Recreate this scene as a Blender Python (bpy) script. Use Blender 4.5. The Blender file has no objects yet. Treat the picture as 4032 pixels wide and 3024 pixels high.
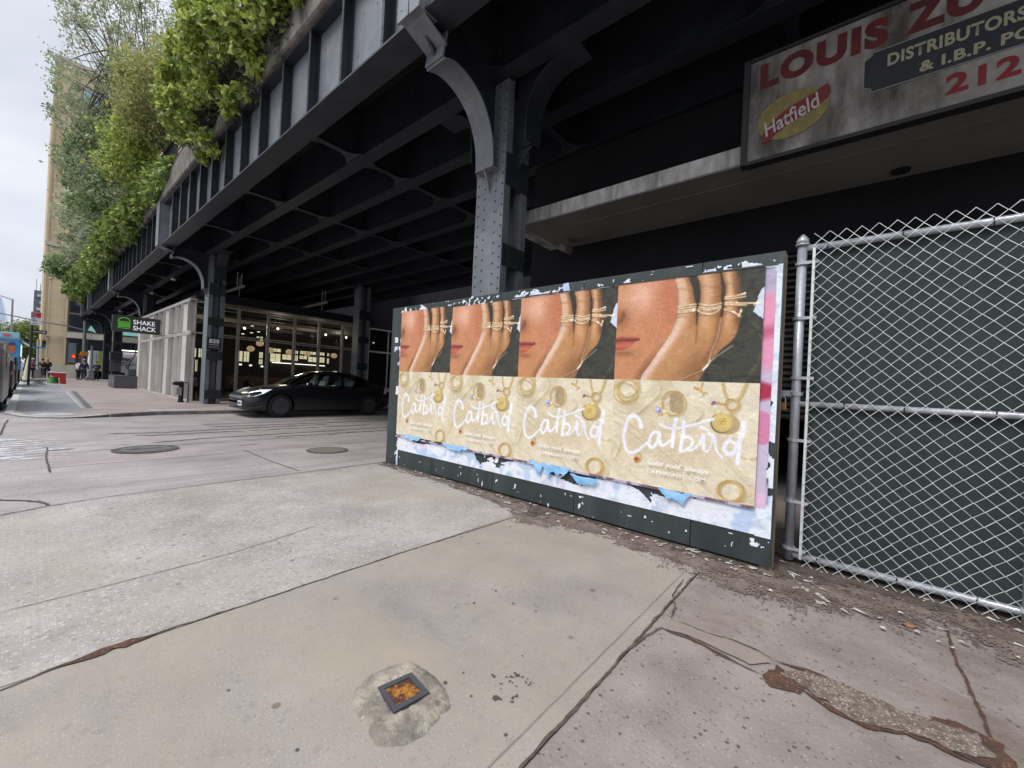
import bpy, bmesh, math, random
import numpy as np
from mathutils import Matrix, Vector, noise as mnoise
PI = math.pi
random.seed(7)
rng = np.random.default_rng(7)
scene = bpy.context.scene
COL = scene.collection

# ------------------------------------------------------------------ camera
cam_d = bpy.data.cameras.new("camera"); cam = bpy.data.objects.new("camera", cam_d); COL.objects.link(cam)
cam_d.sensor_width = 36.0; cam_d.lens = 14.258; cam_d.clip_end = 3000; cam_d.clip_start = 0.05
CR = Vector((0.642672, -0.764599, 0.048587)); CU = Vector((-0.033498, 0.035314, 0.998815)); CF = Vector((0.765409, 0.643538, 0.002917))
m = Matrix((CR, CU, -CF)).transposed().to_4x4(); m.translation = (0, 0, 1.4)
cam.matrix_world = m
scene.camera = cam

# ------------------------------------------------------------------ sky, sun, exposure
SUN_EL, SUN_AZ = math.radians(52), math.radians(285)     # azimuth clockwise from +Y
w = bpy.data.worlds.new("World"); scene.world = w; w.use_nodes = True
nt = w.node_tree; nt.nodes.clear()
out = nt.nodes.new('ShaderNodeOutputWorld'); bg = nt.nodes.new('ShaderNodeBackground')
sky = nt.nodes.new('ShaderNodeTexSky'); sky.sky_type = 'NISHITA'; sky.sun_disc = False
sky.sun_elevation = SUN_EL; sky.sun_rotation = SUN_AZ; sky.air_density = 1.0; sky.dust_density = 2.0
tc = nt.nodes.new('ShaderNodeTexCoord'); mp = nt.nodes.new('ShaderNodeMapping'); mp.inputs['Scale'].default_value = (1, 1, 2.6)
nz = nt.nodes.new('ShaderNodeTexNoise'); nz.inputs['Scale'].default_value = 2.1; nz.inputs['Detail'].default_value = 7; nz.inputs['Roughness'].default_value = .52
nz.inputs['Distortion'].default_value = .35
rp = nt.nodes.new('ShaderNodeValToRGB'); rp.color_ramp.elements[0].position = .32; rp.color_ramp.elements[1].position = .68
rp.color_ramp.elements[0].color = (5.0, 5.45, 6.2, 1); rp.color_ramp.elements[1].color = (7.3, 7.5, 8.0, 1)
mx = nt.nodes.new('ShaderNodeMix'); mx.data_type = 'RGBA'; mx.inputs[0].default_value = .93
L = nt.links.new
L(tc.outputs['Generated'], mp.inputs[0]); L(mp.outputs[0], nz.inputs['Vector']); L(nz.outputs['Fac'], rp.inputs[0])
# an overcast sky is brightest overhead
sx = nt.nodes.new('ShaderNodeSeparateXYZ'); L(tc.outputs['Generated'], sx.inputs[0])
mr = nt.nodes.new('ShaderNodeMapRange'); mr.interpolation_type = 'SMOOTHSTEP'; mr.inputs[1].default_value = .50; mr.inputs[2].default_value = .95; mr.inputs[3].default_value = 1.; mr.inputs[4].default_value = 3.4
L(sx.outputs[2], mr.inputs[0])
vm = nt.nodes.new('ShaderNodeVectorMath'); vm.operation = 'SCALE'
L(sky.outputs[0], mx.inputs[6]); L(rp.outputs[0], mx.inputs[7]); L(mx.outputs[2], vm.inputs[0]); L(mr.outputs[0], vm.inputs['Scale']); L(vm.outputs[0], bg.inputs[0]); L(bg.outputs[0], out.inputs[0])
bg.inputs[1].default_value = .10
sd = bpy.data.lights.new("sun", 'SUN'); sd.energy = 1.4; sd.angle = math.radians(20); sd.color = (1, .97, .92)
so = bpy.data.objects.new("sun", sd); COL.objects.link(so)
sdir = Vector((math.sin(SUN_AZ)*math.cos(SUN_EL), math.cos(SUN_AZ)*math.cos(SUN_EL), math.sin(SUN_EL)))
so.rotation_euler = sdir.to_track_quat('Z', 'Y').to_euler(); so.location = sdir*60
scene.view_settings.view_transform = 'Standard'; scene.view_settings.look = 'None'
scene.view_settings.exposure = .38; scene.view_settings.gamma = 1
scene.cycles.max_bounces = 8; scene.cycles.diffuse_bounces = 5; scene.cycles.transparent_max_bounces = 12

# ------------------------------------------------------------------ materials
def lin(c):
    return tuple((x/12.92 if x <= .04045 else ((x+.055)/1.055)**2.4) for x in c)
def hx(r, g, b): return lin((r/255, g/255, b/255))
MATS = {}
def mat(name, col, rough=.6, metal=0., var=None, vscale=3., vdet=6, vpos=(.35, .65), bump=0., bscale=40., spec=.5,
        speck=None, sscale=60., sthr=.25, streak=None, stretch=(1, 1, 1), emit=None, estr=0., trans=0., alpha=1., coat=0.):
    m = bpy.data.materials.new(name); m.use_nodes = True
    n = m.node_tree.nodes; l = m.node_tree.links.new
    b = n['Principled BSDF']
    b.inputs['Roughness'].default_value = rough; b.inputs['Metallic'].default_value = metal
    b.inputs['Specular IOR Level'].default_value = spec
    b.inputs['Base Color'].default_value = (*col, 1)
    b.inputs['Coat Weight'].default_value = coat
    g = n.new('ShaderNodeNewGeometry')
    mpn = n.new('ShaderNodeMapping'); mpn.inputs['Scale'].default_value = stretch; l(g.outputs['Position'], mpn.inputs[0])
    last = None
    if var is not None:
        t = n.new('ShaderNodeTexNoise'); t.inputs['Scale'].default_value = vscale; t.inputs['Detail'].default_value = vdet
        t.inputs['Roughness'].default_value = .62; l(mpn.outputs[0], t.inputs['Vector'])
        r = n.new('ShaderNodeValToRGB'); r.color_ramp.elements[0].position = vpos[0]; r.color_ramp.elements[1].position = vpos[1]
        r.color_ramp.elements[0].color = (*col, 1); r.color_ramp.elements[1].color = (*var, 1)
        l(t.outputs['Fac'], r.inputs[0]); last = r.outputs[0]
    if speck is not None:
        for k, (sc_, sp_, th_) in enumerate(speck):
            v = n.new('ShaderNodeTexVoronoi'); v.inputs['Scale'].default_value = sc_
            l(g.outputs['Position'], v.inputs['Vector'])
            # only some cells carry a chip
            cr = n.new('ShaderNodeSeparateColor'); l(v.outputs['Color'], cr.inputs[0])
            c1 = n.new('ShaderNodeMath'); c1.operation = 'LESS_THAN'; l(cr.outputs[0], c1.inputs[0]); c1.inputs[1].default_value = th_[0]
            c2 = n.new('ShaderNodeMath'); c2.operation = 'LESS_THAN'; l(v.outputs['Distance'], c2.inputs[0]); c2.inputs[1].default_value = th_[1]
            mu = n.new('ShaderNodeMath'); mu.operation = 'MULTIPLY'; l(c1.outputs[0], mu.inputs[0]); l(c2.outputs[0], mu.inputs[1])
            mm = n.new('ShaderNodeMath'); mm.operation = 'MULTIPLY'; l(mu.outputs[0], mm.inputs[0]); mm.inputs[1].default_value = th_[2]
            x = n.new('ShaderNodeMix'); x.data_type = 'RGBA'; l(mm.outputs[0], x.inputs[0])
            if last: l(last, x.inputs[6])
            else: x.inputs[6].default_value = (*col, 1)
            x.inputs[7].default_value = (*sp_, 1); last = x.outputs[2]
    if streak is not None:   # (colour, scale xyz, threshold lo, hi)
        mp2 = n.new('ShaderNodeMapping'); mp2.inputs['Scale'].default_value = streak[1]; l(g.outputs['Position'], mp2.inputs[0])
        t = n.new('ShaderNodeTexNoise'); t.inputs['Scale'].default_value = 1; t.inputs['Detail'].default_value = 8; t.inputs['Roughness'].default_value = .65
        l(mp2.outputs[0], t.inputs['Vector'])
        mr = n.new('ShaderNodeMapRange'); mr.inputs[1].default_value = streak[2]; mr.inputs[2].default_value = streak[3]
        l(t.outputs['Fac'], mr.inputs[0])
        x = n.new('ShaderNodeMix'); x.data_type = 'RGBA'; l(mr.outputs[0], x.inputs[0])
        if last: l(last, x.inputs[6])
        else: x.inputs[6].default_value = (*col, 1)
        x.inputs[7].default_value = (*streak[0], 1); last = x.outputs[2]
    if last: l(last, b.inputs['Base Color'])
    if bump:
        t = n.new('ShaderNodeTexNoise'); t.inputs['Scale'].default_value = bscale; t.inputs['Detail'].default_value = 6
        l(g.outputs['Position'], t.inputs['Vector'])
        bp = n.new('ShaderNodeBump'); bp.inputs['Strength'].default_value = bump; bp.inputs['Distance'].default_value = .02
        l(t.outputs['Fac'], bp.inputs['Height']); l(bp.outputs[0], b.inputs['Normal'])
    if emit: b.inputs['Emission Color'].default_value = (*emit, 1); b.inputs['Emission Strength'].default_value = estr
    if trans: b.inputs['Transmission Weight'].default_value = trans
    if alpha < 1: b.inputs['Alpha'].default_value = alpha
    MATS[name] = m
    return m
def leafmat(name, c1, c2, c3=None):
    m = bpy.data.materials.new(name); m.use_nodes = True
    n = m.node_tree.nodes; l = m.node_tree.links.new; n.clear()
    o = n.new('ShaderNodeOutputMaterial'); d = n.new('ShaderNodeBsdfDiffuse'); t = n.new('ShaderNodeBsdfTranslucent'); x = n.new('ShaderNodeMixShader')
    gl = n.new('ShaderNodeBsdfGlossy'); gl.inputs['Roughness'].default_value = .45; x2 = n.new('ShaderNodeMixShader'); x2.inputs[0].default_value = .05
    g = n.new('ShaderNodeNewGeometry'); r = n.new('ShaderNodeValToRGB')
    r.color_ramp.elements[0].color = (*c1, 1); r.color_ramp.elements[1].color = (*c2, 1)
    if c3: e = r.color_ramp.elements.new(.8); e.color = (*c2, 1); r.color_ramp.elements[-1].color = (*c3, 1)
    l(g.outputs['Random Per Island'], r.inputs[0]); l(r.outputs[0], d.inputs[0]); l(r.outputs[0], t.inputs[0])
    x.inputs[0].default_value = .38; l(d.outputs[0], x.inputs[1]); l(t.outputs[0], x.inputs[2])
    l(x.outputs[0], x2.inputs[1]); l(gl.outputs[0], x2.inputs[2]); l(x2.outputs[0], o.inputs[0])
    return m
def vcolmat(name, rough=.5, bump=.25, bscale=14.):
    m = bpy.data.materials.new(name); m.use_nodes = True
    n = m.node_tree.nodes; l = m.node_tree.links.new; b = n['Principled BSDF']
    a = n.new('ShaderNodeAttribute'); a.attribute_name = 'paint'; l(a.outputs['Color'], b.inputs['Base Color'])
    b.inputs['Roughness'].default_value = rough; b.inputs['Specular IOR Level'].default_value = .35
    g = n.new('ShaderNodeNewGeometry'); t = n.new('ShaderNodeTexNoise'); t.inputs['Scale'].default_value = bscale; t.inputs['Detail'].default_value = 5
    t.inputs['Distortion'].default_value = 1.2
    l(g.outputs['Position'], t.inputs['Vector']); bp = n.new('ShaderNodeBump'); bp.inputs['Strength'].default_value = bump; bp.inputs['Distance'].default_value = .03
    l(t.outputs['Fac'], bp.inputs['Height']); l(bp.outputs[0], b.inputs['Normal'])
    return m

# ------------------------------------------------------------------ mesh helpers
class MB:
    def __init__(s): s.v = []; s.f = []
    def add(s, vs, fs):
        o = len(s.v); s.v += [tuple(p) for p in vs]; s.f += [tuple(o+i for i in f) for f in fs]; return s
    def box(s, x0, x1, y0, y1, z0, z1, M=None):
        vs = [Vector(p) for p in ((x0,y0,z0),(x1,y0,z0),(x1,y1,z0),(x0,y1,z0),(x0,y0,z1),(x1,y0,z1),(x1,y1,z1),(x0,y1,z1))]
        if M is not None: vs = [M @ p for p in vs]
        return s.add(vs, [(0,3,2,1),(4,5,6,7),(0,1,5,4),(1,2,6,5),(2,3,7,6),(3,0,4,7)])
    def prism(s, poly, axis, a, b, M=None):
        # poly: 2-D outline; axis: 'x' -> (y,z), 'y' -> (x,z), 'z' -> (x,y)
        def P(q, t):
            if axis == 'x': v = Vector((t, q[0], q[1]))
            elif axis == 'y': v = Vector((q[0], t, q[1]))
            else: v = Vector((q[0], q[1], t))
            return M @ v if M is not None else v
        n = len(poly)
        vs = [P(q, a) for q in poly]+[P(q, b) for q in poly]
        return s.add(vs, [tuple(range(n)), tuple(range(2*n-1, n-1, -1))]+[(i, n+i, n+(i+1) % n, (i+1) % n) for i in range(n)])
    def tube(s, pts, r, n=8, cap=True):
        pts = [Vector(p) for p in pts]; rs = r if isinstance(r, (list, tuple)) else [r]*len(pts)
        vs = []; fs = []; up = None
        for i, p in enumerate(pts):
            t = (pts[min(i+1, len(pts)-1)]-pts[max(i-1, 0)]).normalized()
            if up is None: up = t.orthogonal().normalized()
            up = (up-t*up.dot(t)); up = up.normalized() if up.length > 1e-6 else t.orthogonal().normalized()
            sd_ = t.cross(up)
            for k in range(n):
                a = 2*PI*k/n; vs.append(p+(up*math.cos(a)+sd_*math.sin(a))*rs[i])
        for i in range(len(pts)-1):
            for k in range(n):
                fs.append((i*n+k, i*n+(k+1) % n, (i+1)*n+(k+1) % n, (i+1)*n+k))
        if cap: fs += [tuple(range(n-1, -1, -1)), tuple((len(pts)-1)*n+k for k in range(n))]
        return s.add(vs, fs)
    def ball(s, c, r, n=10, m=6, sc=(1, 1, 1), M=None):
        vs = []; c = Vector(c)
        for i in range(1, m):
            th = PI*i/m
            for k in range(n):
                a = 2*PI*k/n; vs.append(c+Vector((math.sin(th)*math.cos(a)*r*sc[0], math.sin(th)*math.sin(a)*r*sc[1], math.cos(th)*r*sc[2])))
        vs += [c+Vector((0, 0, r*sc[2])), c-Vector((0, 0, r*sc[2]))]; fs = []
        for i in range(m-2):
            for k in range(n): fs.append((i*n+k, (i+1)*n+k, (i+1)*n+(k+1) % n, i*n+(k+1) % n))
        t = (m-1)*n
        for k in range(n): fs.append((t, k, (k+1) % n)); fs.append((t+1, (m-2)*n+(k+1) % n, (m-2)*n+k))
        if M is not None: vs = [M @ v for v in vs]
        return s.add(vs, fs)
    def build(s, name, m, parent=None, smooth=False, bevel=0., sub=0):
        me = bpy.data.meshes.new(name); me.from_pydata(s.v, [], s.f); me.update()
        if m is not None: me.materials.append(m)
        if smooth: me.polygons.foreach_set('use_smooth', [True]*len(me.polygons))
        o = bpy.data.objects.new(name, me); COL.objects.link(o)
        if parent is not None:
            o.parent = parent; o.matrix_parent_inverse = parent.matrix_basis.inverted()
        if bevel:
            b = o.modifiers.new('bevel', 'BEVEL'); b.width = bevel; b.segments = 2; b.limit_method = 'ANGLE'; b.angle_limit = math.radians(40)
        if sub:
            b = o.modifiers.new('sub', 'SUBSURF'); b.levels = sub; b.render_levels = sub
        return o
def tag(o, label=None, cat=None, group=None, kind=None):
    if label: o['label'] = label
    if cat: o['category'] = cat
    if group: o['group'] = group
    if kind: o['kind'] = kind
    return o
def thing(name, label, cat, loc=(0, 0, 0), rz=0., group=None):
    o = bpy.data.objects.new(name, None); COL.objects.link(o); o.location = loc; o.rotation_euler = (0, 0, rz)
    o.empty_display_size = .2
    o.matrix_basis = Matrix.Translation(loc) @ Matrix.Rotation(rz, 4, 'Z')
    return tag(o, label, cat, group)
def copy_tree(o, parent=None):
    c = o.copy(); COL.objects.link(c); c.parent = parent
    for ch in list(o.children): copy_tree(ch, c)
    return c
def place(o, loc, rz=0.):
    o.matrix_basis = Matrix.Translation(loc) @ Matrix.Rotation(rz, 4, 'Z')
def reparent_identity(o):
    for ch in o.children: ch.matrix_parent_inverse = Matrix.Identity(4)
def sheet(name, poly, z, m, kind='structure', parent=None):
    bm = bmesh.new(); vs = [bm.verts.new((x, y, z)) for x, y in poly]; f = bm.faces.new(vs)
    if f.normal.z < 0: f.normal_flip()
    bm.normal_update()
    if bm.faces[:][0].normal.z < 0: bmesh.ops.reverse_faces(bm, faces=bm.faces[:])
    me = bpy.data.meshes.new(name); bm.to_mesh(me); bm.free(); me.materials.append(m)
    o = bpy.data.objects.new(name, me); COL.objects.link(o)
    if kind: o['kind'] = kind
    if parent: o.parent = parent
    return o
FACE_W = Matrix(((0, 0, -1), (-1, 0, 0), (0, 1, 0)))      # text on a surface that looks towards -X
FACE_S = Matrix(((1, 0, 0), (0, 0, -1), (0, 1, 0)))       # text on a surface that looks towards -Y
def text(name, body, face, at, width, height, m, parent, bold=0., shear=0., depth=.002, rot=0.):
    cu = bpy.data.curves.new(name, 'FONT'); cu.body = body; cu.size = 1; cu.offset = bold; cu.shear = shear; cu.resolution_u = 4
    cu.align_x = 'LEFT'; cu.space_character = 1.0+max(0, bold-.012)*3.2
    tmp = bpy.data.objects.new('tmp', cu); COL.objects.link(tmp)
    dg = bpy.context.evaluated_depsgraph_get(); me = bpy.data.meshes.new_from_object(tmp.evaluated_get(dg))
    bpy.data.objects.remove(tmp)
    co = np.zeros(len(me.vertices)*3); me.vertices.foreach_get('co', co); co = co.reshape(-1, 3)
    mn, mxx = co.min(0), co.max(0); co[:, 0] = (co[:, 0]-mn[0])*width/(mxx[0]-mn[0]); co[:, 1] = (co[:, 1]-mn[1])*height/(mxx[1]-mn[1]); co[:, 2] = depth
    if rot:
        c, s_ = math.cos(rot), math.sin(rot); x = co[:, 0]*c-co[:, 1]*s_; y = co[:, 0]*s_+co[:, 1]*c; co[:, 0] = x; co[:, 1] = y
    F = np.array(face); co = co @ F.T + np.array(at)
    me.vertices.foreach_set('co', co.ravel()); me.update(); me.name = name; me.materials.clear(); me.materials.append(m)
    o = bpy.data.objects.new(name, me); COL.objects.link(o)
    if parent: o.parent = parent; o.matrix_parent_inverse = parent.matrix_basis.inverted()
    return o

# ------------------------------------------------------------------ palette
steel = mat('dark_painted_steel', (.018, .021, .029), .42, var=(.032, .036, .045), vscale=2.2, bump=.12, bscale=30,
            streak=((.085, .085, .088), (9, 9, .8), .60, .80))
steel_hi = mat('skylit_weathered_steel_paint', (.135, .145, .165), .42, var=(.20, .21, .23), vscale=2.5, bump=.12, bscale=25,
               streak=((.07, .075, .085), (12, 12, .9), .55, .8), speck=[(7, (.02, .018, .016), (.10, .10, .9))])  # the dark steel paint, lightened in colour for parts that catch the sky
concrete_edge = mat('weathered_concrete', (.12, .105, .09), .9, var=(.25, .225, .20), vscale=2.5, bump=.5, bscale=18,
                    streak=((.045, .042, .03), (3, 1.4, .7), .45, .68))

# ================================================================== THE SETTING: ground, road, pavements
C = hx
slab_mid = mat('worn_concrete_slab', C(136,129,126), .85, var=C(164,157,153), vscale=1.4, bump=.25, bscale=70,
    speck=[(33, C(186,181,176), (.28,.40,.45)), (27, C(104,98,95), (.22,.42,.4)), (75, C(208,204,200), (.30,.36,.42)), (42, C(108,102,100), (.20,.34,.5)), (9, C(80,74,70), (.06,.16,.75))],
    streak=(C(150,143,128), (.7,.35,1), .45, .75))
slab_front = mat('smooth_concrete_slab', C(128,121,117), .82, var=C(152,144,136), vscale=1.7, vpos=(.3,.72), bump=.18, bscale=80,
    speck=[(95, C(192,187,182), (.18,.32,.4)), (60, C(104,98,92), (.22,.34,.4)), (23, C(112,104,98), (.14,.4,.3)), (7, C(72,66,62), (.05,.13,.7))],
    streak=(C(150,140,124), (.9,.42,1), .42, .66))
slab_right = mat('pink_grey_aggregate_concrete', C(122,112,106), .85, var=C(146,136,129), vscale=2.2, bump=.35, bscale=55,
    speck=[(70, C(178,170,162), (.18,.26,.5)), (30, C(58,55,58), (.13,.26,.75)), (52, C(84,70,66), (.18,.30,.6))],
    streak=(C(92,74,64), (1.2,.7,1), .52, .78))
road_m = mat('worn_concrete_road', C(138,130,128), .8, var=C(164,156,154), vscale=.8, bump=.2, bscale=40,
    speck=[(40, C(180,175,172), (.25,.36,.4)), (28, C(104,97,95), (.2,.4,.4))], streak=(C(112,103,102), (.28,2.6,1), .50, .80))
asph = mat('dark_asphalt', C(84,85,88), .9, var=C(104,104,106), vscale=1.2, bump=.3, bscale=60, speck=[(60, C(140,140,140), (.2,.3,.4))])
asph_lt = mat('grey_asphalt_path', C(122,122,125), .85, var=C(142,142,145), vscale=.5, bump=.2, bscale=60, streak=(C(80,80,86), (1.5,.35,1), .5, .75))
walk_far = mat('pale_pavement_slabs', C(142,130,126), .85, var=C(160,149,144), vscale=.7, bump=.2, bscale=40, streak=(C(116,104,102), (.4,1.2,1), .52, .72))
kerb_m = mat('granite_kerb', C(108,102,100), .8, var=C(140,134,130), vscale=3, bump=.3, bscale=40)
kerb_w = mat('pale_kerb_stone', C(178,178,176), .8, var=C(150,149,147), vscale=2, bump=.2)
joint_m = mat('dirt_filled_joint', C(62,53,48), 1., var=C(102,90,82), vscale=9, bump=.6, bscale=60)
rust_m = mat('red_brown_soil', C(100,70,54), 1., var=C(70,54,46), vscale=14, bump=.9, bscale=90, speck=[(60, C(150,110,86), (.2,.35,.7))])
grime_m = mat('damp_grime', C(88,73,66), .8, var=C(124,110,102), vscale=6, bump=.4, bscale=50, speck=[(26, C(170,160,150), (.05,.3,.7))])

sheet('ground', [(-400,-300),(500,-300),(500,900),(-400,900)], -.16, asph)
# carriageway of the side street (gently falling to the far kerb) and the avenue
bm = bmesh.new()
xs = [-3.5,-2,-1,-.5,0,.4,.8,1.2,1.6,2,2.6,3.5,5,8,12,20,40]; ys = [6,7,8,9,10,11,12,13,14,15,16,17,18.5]
def rz(x, y):
    sx = min(max((x-.8)/1.2, 0), 1); sy = min(max((y-8.5)/5.5, 0), 1); return -.008-.09*sy*sy*(3-2*sy)*(.25+.75*sx)
vv = [[bm.verts.new((x, y, rz(x, y))) for y in ys] for x in xs]
for i in range(len(xs)-1):
    for j in range(len(ys)-1): bm.faces.new((vv[i][j], vv[i+1][j], vv[i+1][j+1], vv[i][j+1]))
me = bpy.data.meshes.new('road'); bm.to_mesh(me); bm.free(); me.materials.append(road_m)
o = bpy.data.objects.new('road', me); COL.objects.link(o); o['kind'] = 'structure'
sheet('avenue', [(-30,-40),(-3.5,-40),(-3.5,5),(-3.5,18.5),(-.6,18.5),(-.47,56),(-.6,60),(40,60),(40,66),(-.5,66),(-.5,500),(-30,500)], -.10, asph)
# near pavement, three casts of concrete
def block(name, poly, z0, z1, m):
    b = MB(); b.prism(poly, 'z', z0, z1); o = b.build(name, m); o['kind'] = 'structure'; return o
block('pavement', [(-3.5,.885),(7,.885),(7,2.745),(-3.5,2.745)], -.15, 0, slab_front)
o = block('pavement', [(-3.5,2.755),(7,2.755),(7,6.0),(-3.5,6.0)], -.15, -.001, slab_mid)
block('pavement', [(-3.5,-14),(7,-14),(7,.875),(-3.5,.875)], -.15, -.004, slab_right)
block('yard_floor', [(7,-14),(16,-14),(16,6.0),(7,6.0)], -.15, -.01, asph)
# far pavement
kl = [(-.42,57),(-.40,17.3),(-.12,16.3),(.2,15.85),(.6,15.6),(.95,15.7),(1.5,16.25),(2.0,16.7),(2.6,16.95),(3.5,17.0),(40,17.0),(40,57)]
block('pavement', kl, -.15, 0, walk_far)
# kerb along it: pale along the avenue and the ramp, brown granite along the street
def offset(pts, d):
    out = []
    for i, p in enumerate(pts):
        a = Vector(pts[max(i-1, 0)]); b = Vector(pts[min(i+1, len(pts)-1)]); t = (b-a).normalized(); nrm = Vector((t.y, -t.x)); q = Vector(p)+nrm*d; out.append((q.x, q.y))
    return out
ka = kl[0:7]; kb = kl[6:11]
block('kerb', ka+offset(ka, -.17)[::-1], -.15, .006, kerb_w)
o1 = offset(kb, .05)
block('kerb', o1+offset(kb, -.16)[::-1], -.15, .012, kerb_m)
sheet('cycle_path', [(-.22,18.3),(-.2,45),(1.3,45),(1.15,26),(1.1,18.7),(1.02,17.1),(.5,16.5),(.0,16.6)], .004, asph_lt)
sheet('painted_line', [(1.17,30),(1.22,30),(1.14,18.7),(1.08,18.7)], .008, kerb_w)
sheet('drain_strip', [(1.38,30.5),(1.57,30.5),(1.35,18.7),(1.2,18.7)], .004, asph)
sheet('ramp_patch', [(-.04,16.44),(.30,17.1),(.97,16.75),(.80,16.2),(.40,16.05)], .008, kerb_w)
sheet('pavement_patch', [(2.5,18.0),(2.6,17.4),(3.9,17.4),(3.9,17.9)], .004, kerb_w)
# street patches and skids
patch_m = mat('pink_grey_patch', C(160,149,148), .8, var=C(144,134,133), vscale=1.5, bump=.2, streak=(C(118,108,107), (.5,4,1), .5, .8))
def ribbon(name, pts, wd, z, m, jit=.4, seg=.03, kind='structure'):
    P = [Vector((x, y)) for x, y in pts]; s = []
    for a, b in zip(P, P[1:]):
        k = max(2, int((b-a).length/seg))
        for i in range(k): s.append(a.lerp(b, i/k))
    s.append(P[-1]); vs = []; n = len(s)
    for i, p in enumerate(s):
        t = (s[min(i+1, n-1)]-s[max(i-1, 0)]).normalized(); nr = Vector((-t.y, t.x))
        off = mnoise.noise(Vector((p.x*7, p.y*7, 3)))*wd*.5*jit
        wa = wd*.5*(1+jit*1.2*mnoise.noise(Vector((p.x*22, p.y*22, 9)))); wb = wd*.5*(1+jit*1.2*mnoise.noise(Vector((p.x*22, p.y*22, 29))))
        wa *= min(1, i/3+.1, (n-1-i)/3+.1); wb *= min(1, i/3+.1, (n-1-i)/3+.1)
        zz = z if p.y < 6.05 else .007+rz(p.x, p.y)
        q1 = p+nr*(wa+off); q2 = p-nr*(wb-off); vs += [(q1.x, q1.y, zz), (q2.x, q2.y, zz)]
    fs = [(2*i+1, 2*i+3, 2*i+2, 2*i) for i in range(n-1)]
    b = MB(); b.add(vs, fs); o = b.build(name, m); 
    if kind: o['kind'] = kind
    return o
J = 'pavement_joint'; K = 'pavement_crack'
ribbon(J, [(-3.5,2.72),(-.03,2.72),(.14,2.76),(.35,2.77),(.88,2.75),(1.91,2.75),(3.45,2.70)], .014, .003, joint_m, .9)
ribbon(J, [(-3.5,5.7),(-.12,5.85),(.15,5.96),(.64,6.03),(2.04,6.0),(3.88,5.98)], .018, .006, joint_m, .8)
ribbon(J, [(-3.5,.88),(1.22,.88),(3.5,.885)], .013, .003, joint_m, 1.1)
ribbon(J, [(-3.5,.975),(1.26,.97),(3.4,.965)], .008, .003, slab_right, .4)
ribbon(J, [(3.95,-.51),(3.41,-.49),(2.94,-.50),(2.52,-.50),(1.2,-.5)], .014, .002, rust_m, 1.1)
ribbon(J, [(-.06,3.58),(.35,3.58),(1.05,3.62),(1.48,3.71),(1.81,3.80)], .006, .003, joint_m, .6)
ribbon('rusty_joint_fill', [(.13,2.745),(.24,2.75),(.35,2.755),(.48,2.765)], .05, .006, rust_m, .9)
ribbon(K, [(-.6,6.6),(-.15,6.53),(-.01,6.38),(.11,6.23),(.15,6.09),(.17,5.98)], .03, .006, joint_m, 1.)
ribbon(K, [(.23,10.24),(.20,9.10),(.21,8.06),(.21,7.78)], .02, .006, joint_m, .8)
ribbon(K, [(.22,9.76),(.36,9.83),(.55,9.87)], .05, .006, joint_m, .6)
ribbon(K, [(-.30,15.6),(-.32,14.27),(-.32,12.33)], .03, .006, joint_m, .8)
ribbon(K, [(2.59,8.89),(2.98,8.99)], .035, .008, joint_m, .8)
ribbon(K, [(2.54,8.44),(2.53,7.0),(2.59,6.11)], .012, .006, joint_m, .8)
ribbon(K, [(2.14,.875),(2.33,.86),(2.47,.82),(2.46,.75),(2.49,.64),(2.46,.50),(2.44,.41),(2.43,.30)], .014, .002, joint_m, 1.)
ribbon(K, [(2.47,.72),(2.48,.6),(2.45,.5),(2.44,.40)], .024, .001, rust_m, 1.)
ribbon(K, [(2.61,.81),(2.62,.74),(2.61,.60),(2.65,.47),(2.64,.34),(2.60,.26)], .009, .002, joint_m, 1.)
ribbon(K, [(3.23,.93),(2.90,.90),(2.76,.84),(2.61,.81)], .012, .003, joint_m, 1.)
ribbon(K, [(2.45,.14),(2.39,.02),(2.37,-.09),(2.45,-.22),(2.46,-.33),(2.44,-.42)], .028, .004, rust_m, 1.)
ribbon(K, [(2.60,.26),(2.64,.11),(2.61,-.02),(2.59,-.19),(2.62,-.34)], .025, .004, rust_m, 1.)
for pts, wd in (([(1.07,12.0),(1.56,11.94),(2.78,12.15),(6,12.3)], .10), ([(1.40,11.42),(1.95,11.47),(2.63,11.5),(7,11.6)], .12), ([(1.51,10.08),(2.39,10.39),(7,10.5)], .07),
                ([(1.07,10.02),(1.24,10.02)], .09), ([(3,12.9),(9,12.8)], .12), ([(3.5,9.9),(9,9.8)], .10), ([(3,13.6),(10,13.7)], .08), ([(0.6,9.5),(5,9.6)], .03)):
    ribbon('tyre_mark', pts, wd, .008, mat('tyre_mark_grime', C(86,78,78), .9, var=C(120,110,109), vscale=5) if 'tyre_mark_grime' not in MATS else MATS['tyre_mark_grime'], 1.3, seg=.08)
white_worn = mat('worn_white_road_paint', C(206,205,210), .7, var=C(160,154,154), vscale=2.2, stretch=(.6, 5, 1), vpos=(.36, .56))
def blob(name, poly, z, m, jag=.012, kind='structure', dz=.0):
    P = []
    n = len(poly)
    for i in range(n):
        a = Vector(poly[i]); b = Vector(poly[(i+1) % n]); k = max(2, int((b-a).length/.03))
        for j in range(k):
            q = a.lerp(b, j/k); P.append((q.x+jag*mnoise.noise(Vector((q.x*30, q.y*30, 1))), q.y+jag*mnoise.noise(Vector((q.x*30, q.y*30, 7)))))
    return sheet(name, P, z, m, kind)
blob('soil_patch', [(2.43,.30),(2.56,.25),(2.49,.12),(2.41,.14),(2.36,.26)], .003, rust_m, .03)
blob('soil_patch', [(2.62,-.28),(2.70,-.40),(2.68,-.52),(2.5,-.56),(2.44,-.42),(2.5,-.33)], .003, rust_m, .03)
gum0 = mat('tar_stain', C(70,66,64), .7)
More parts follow.
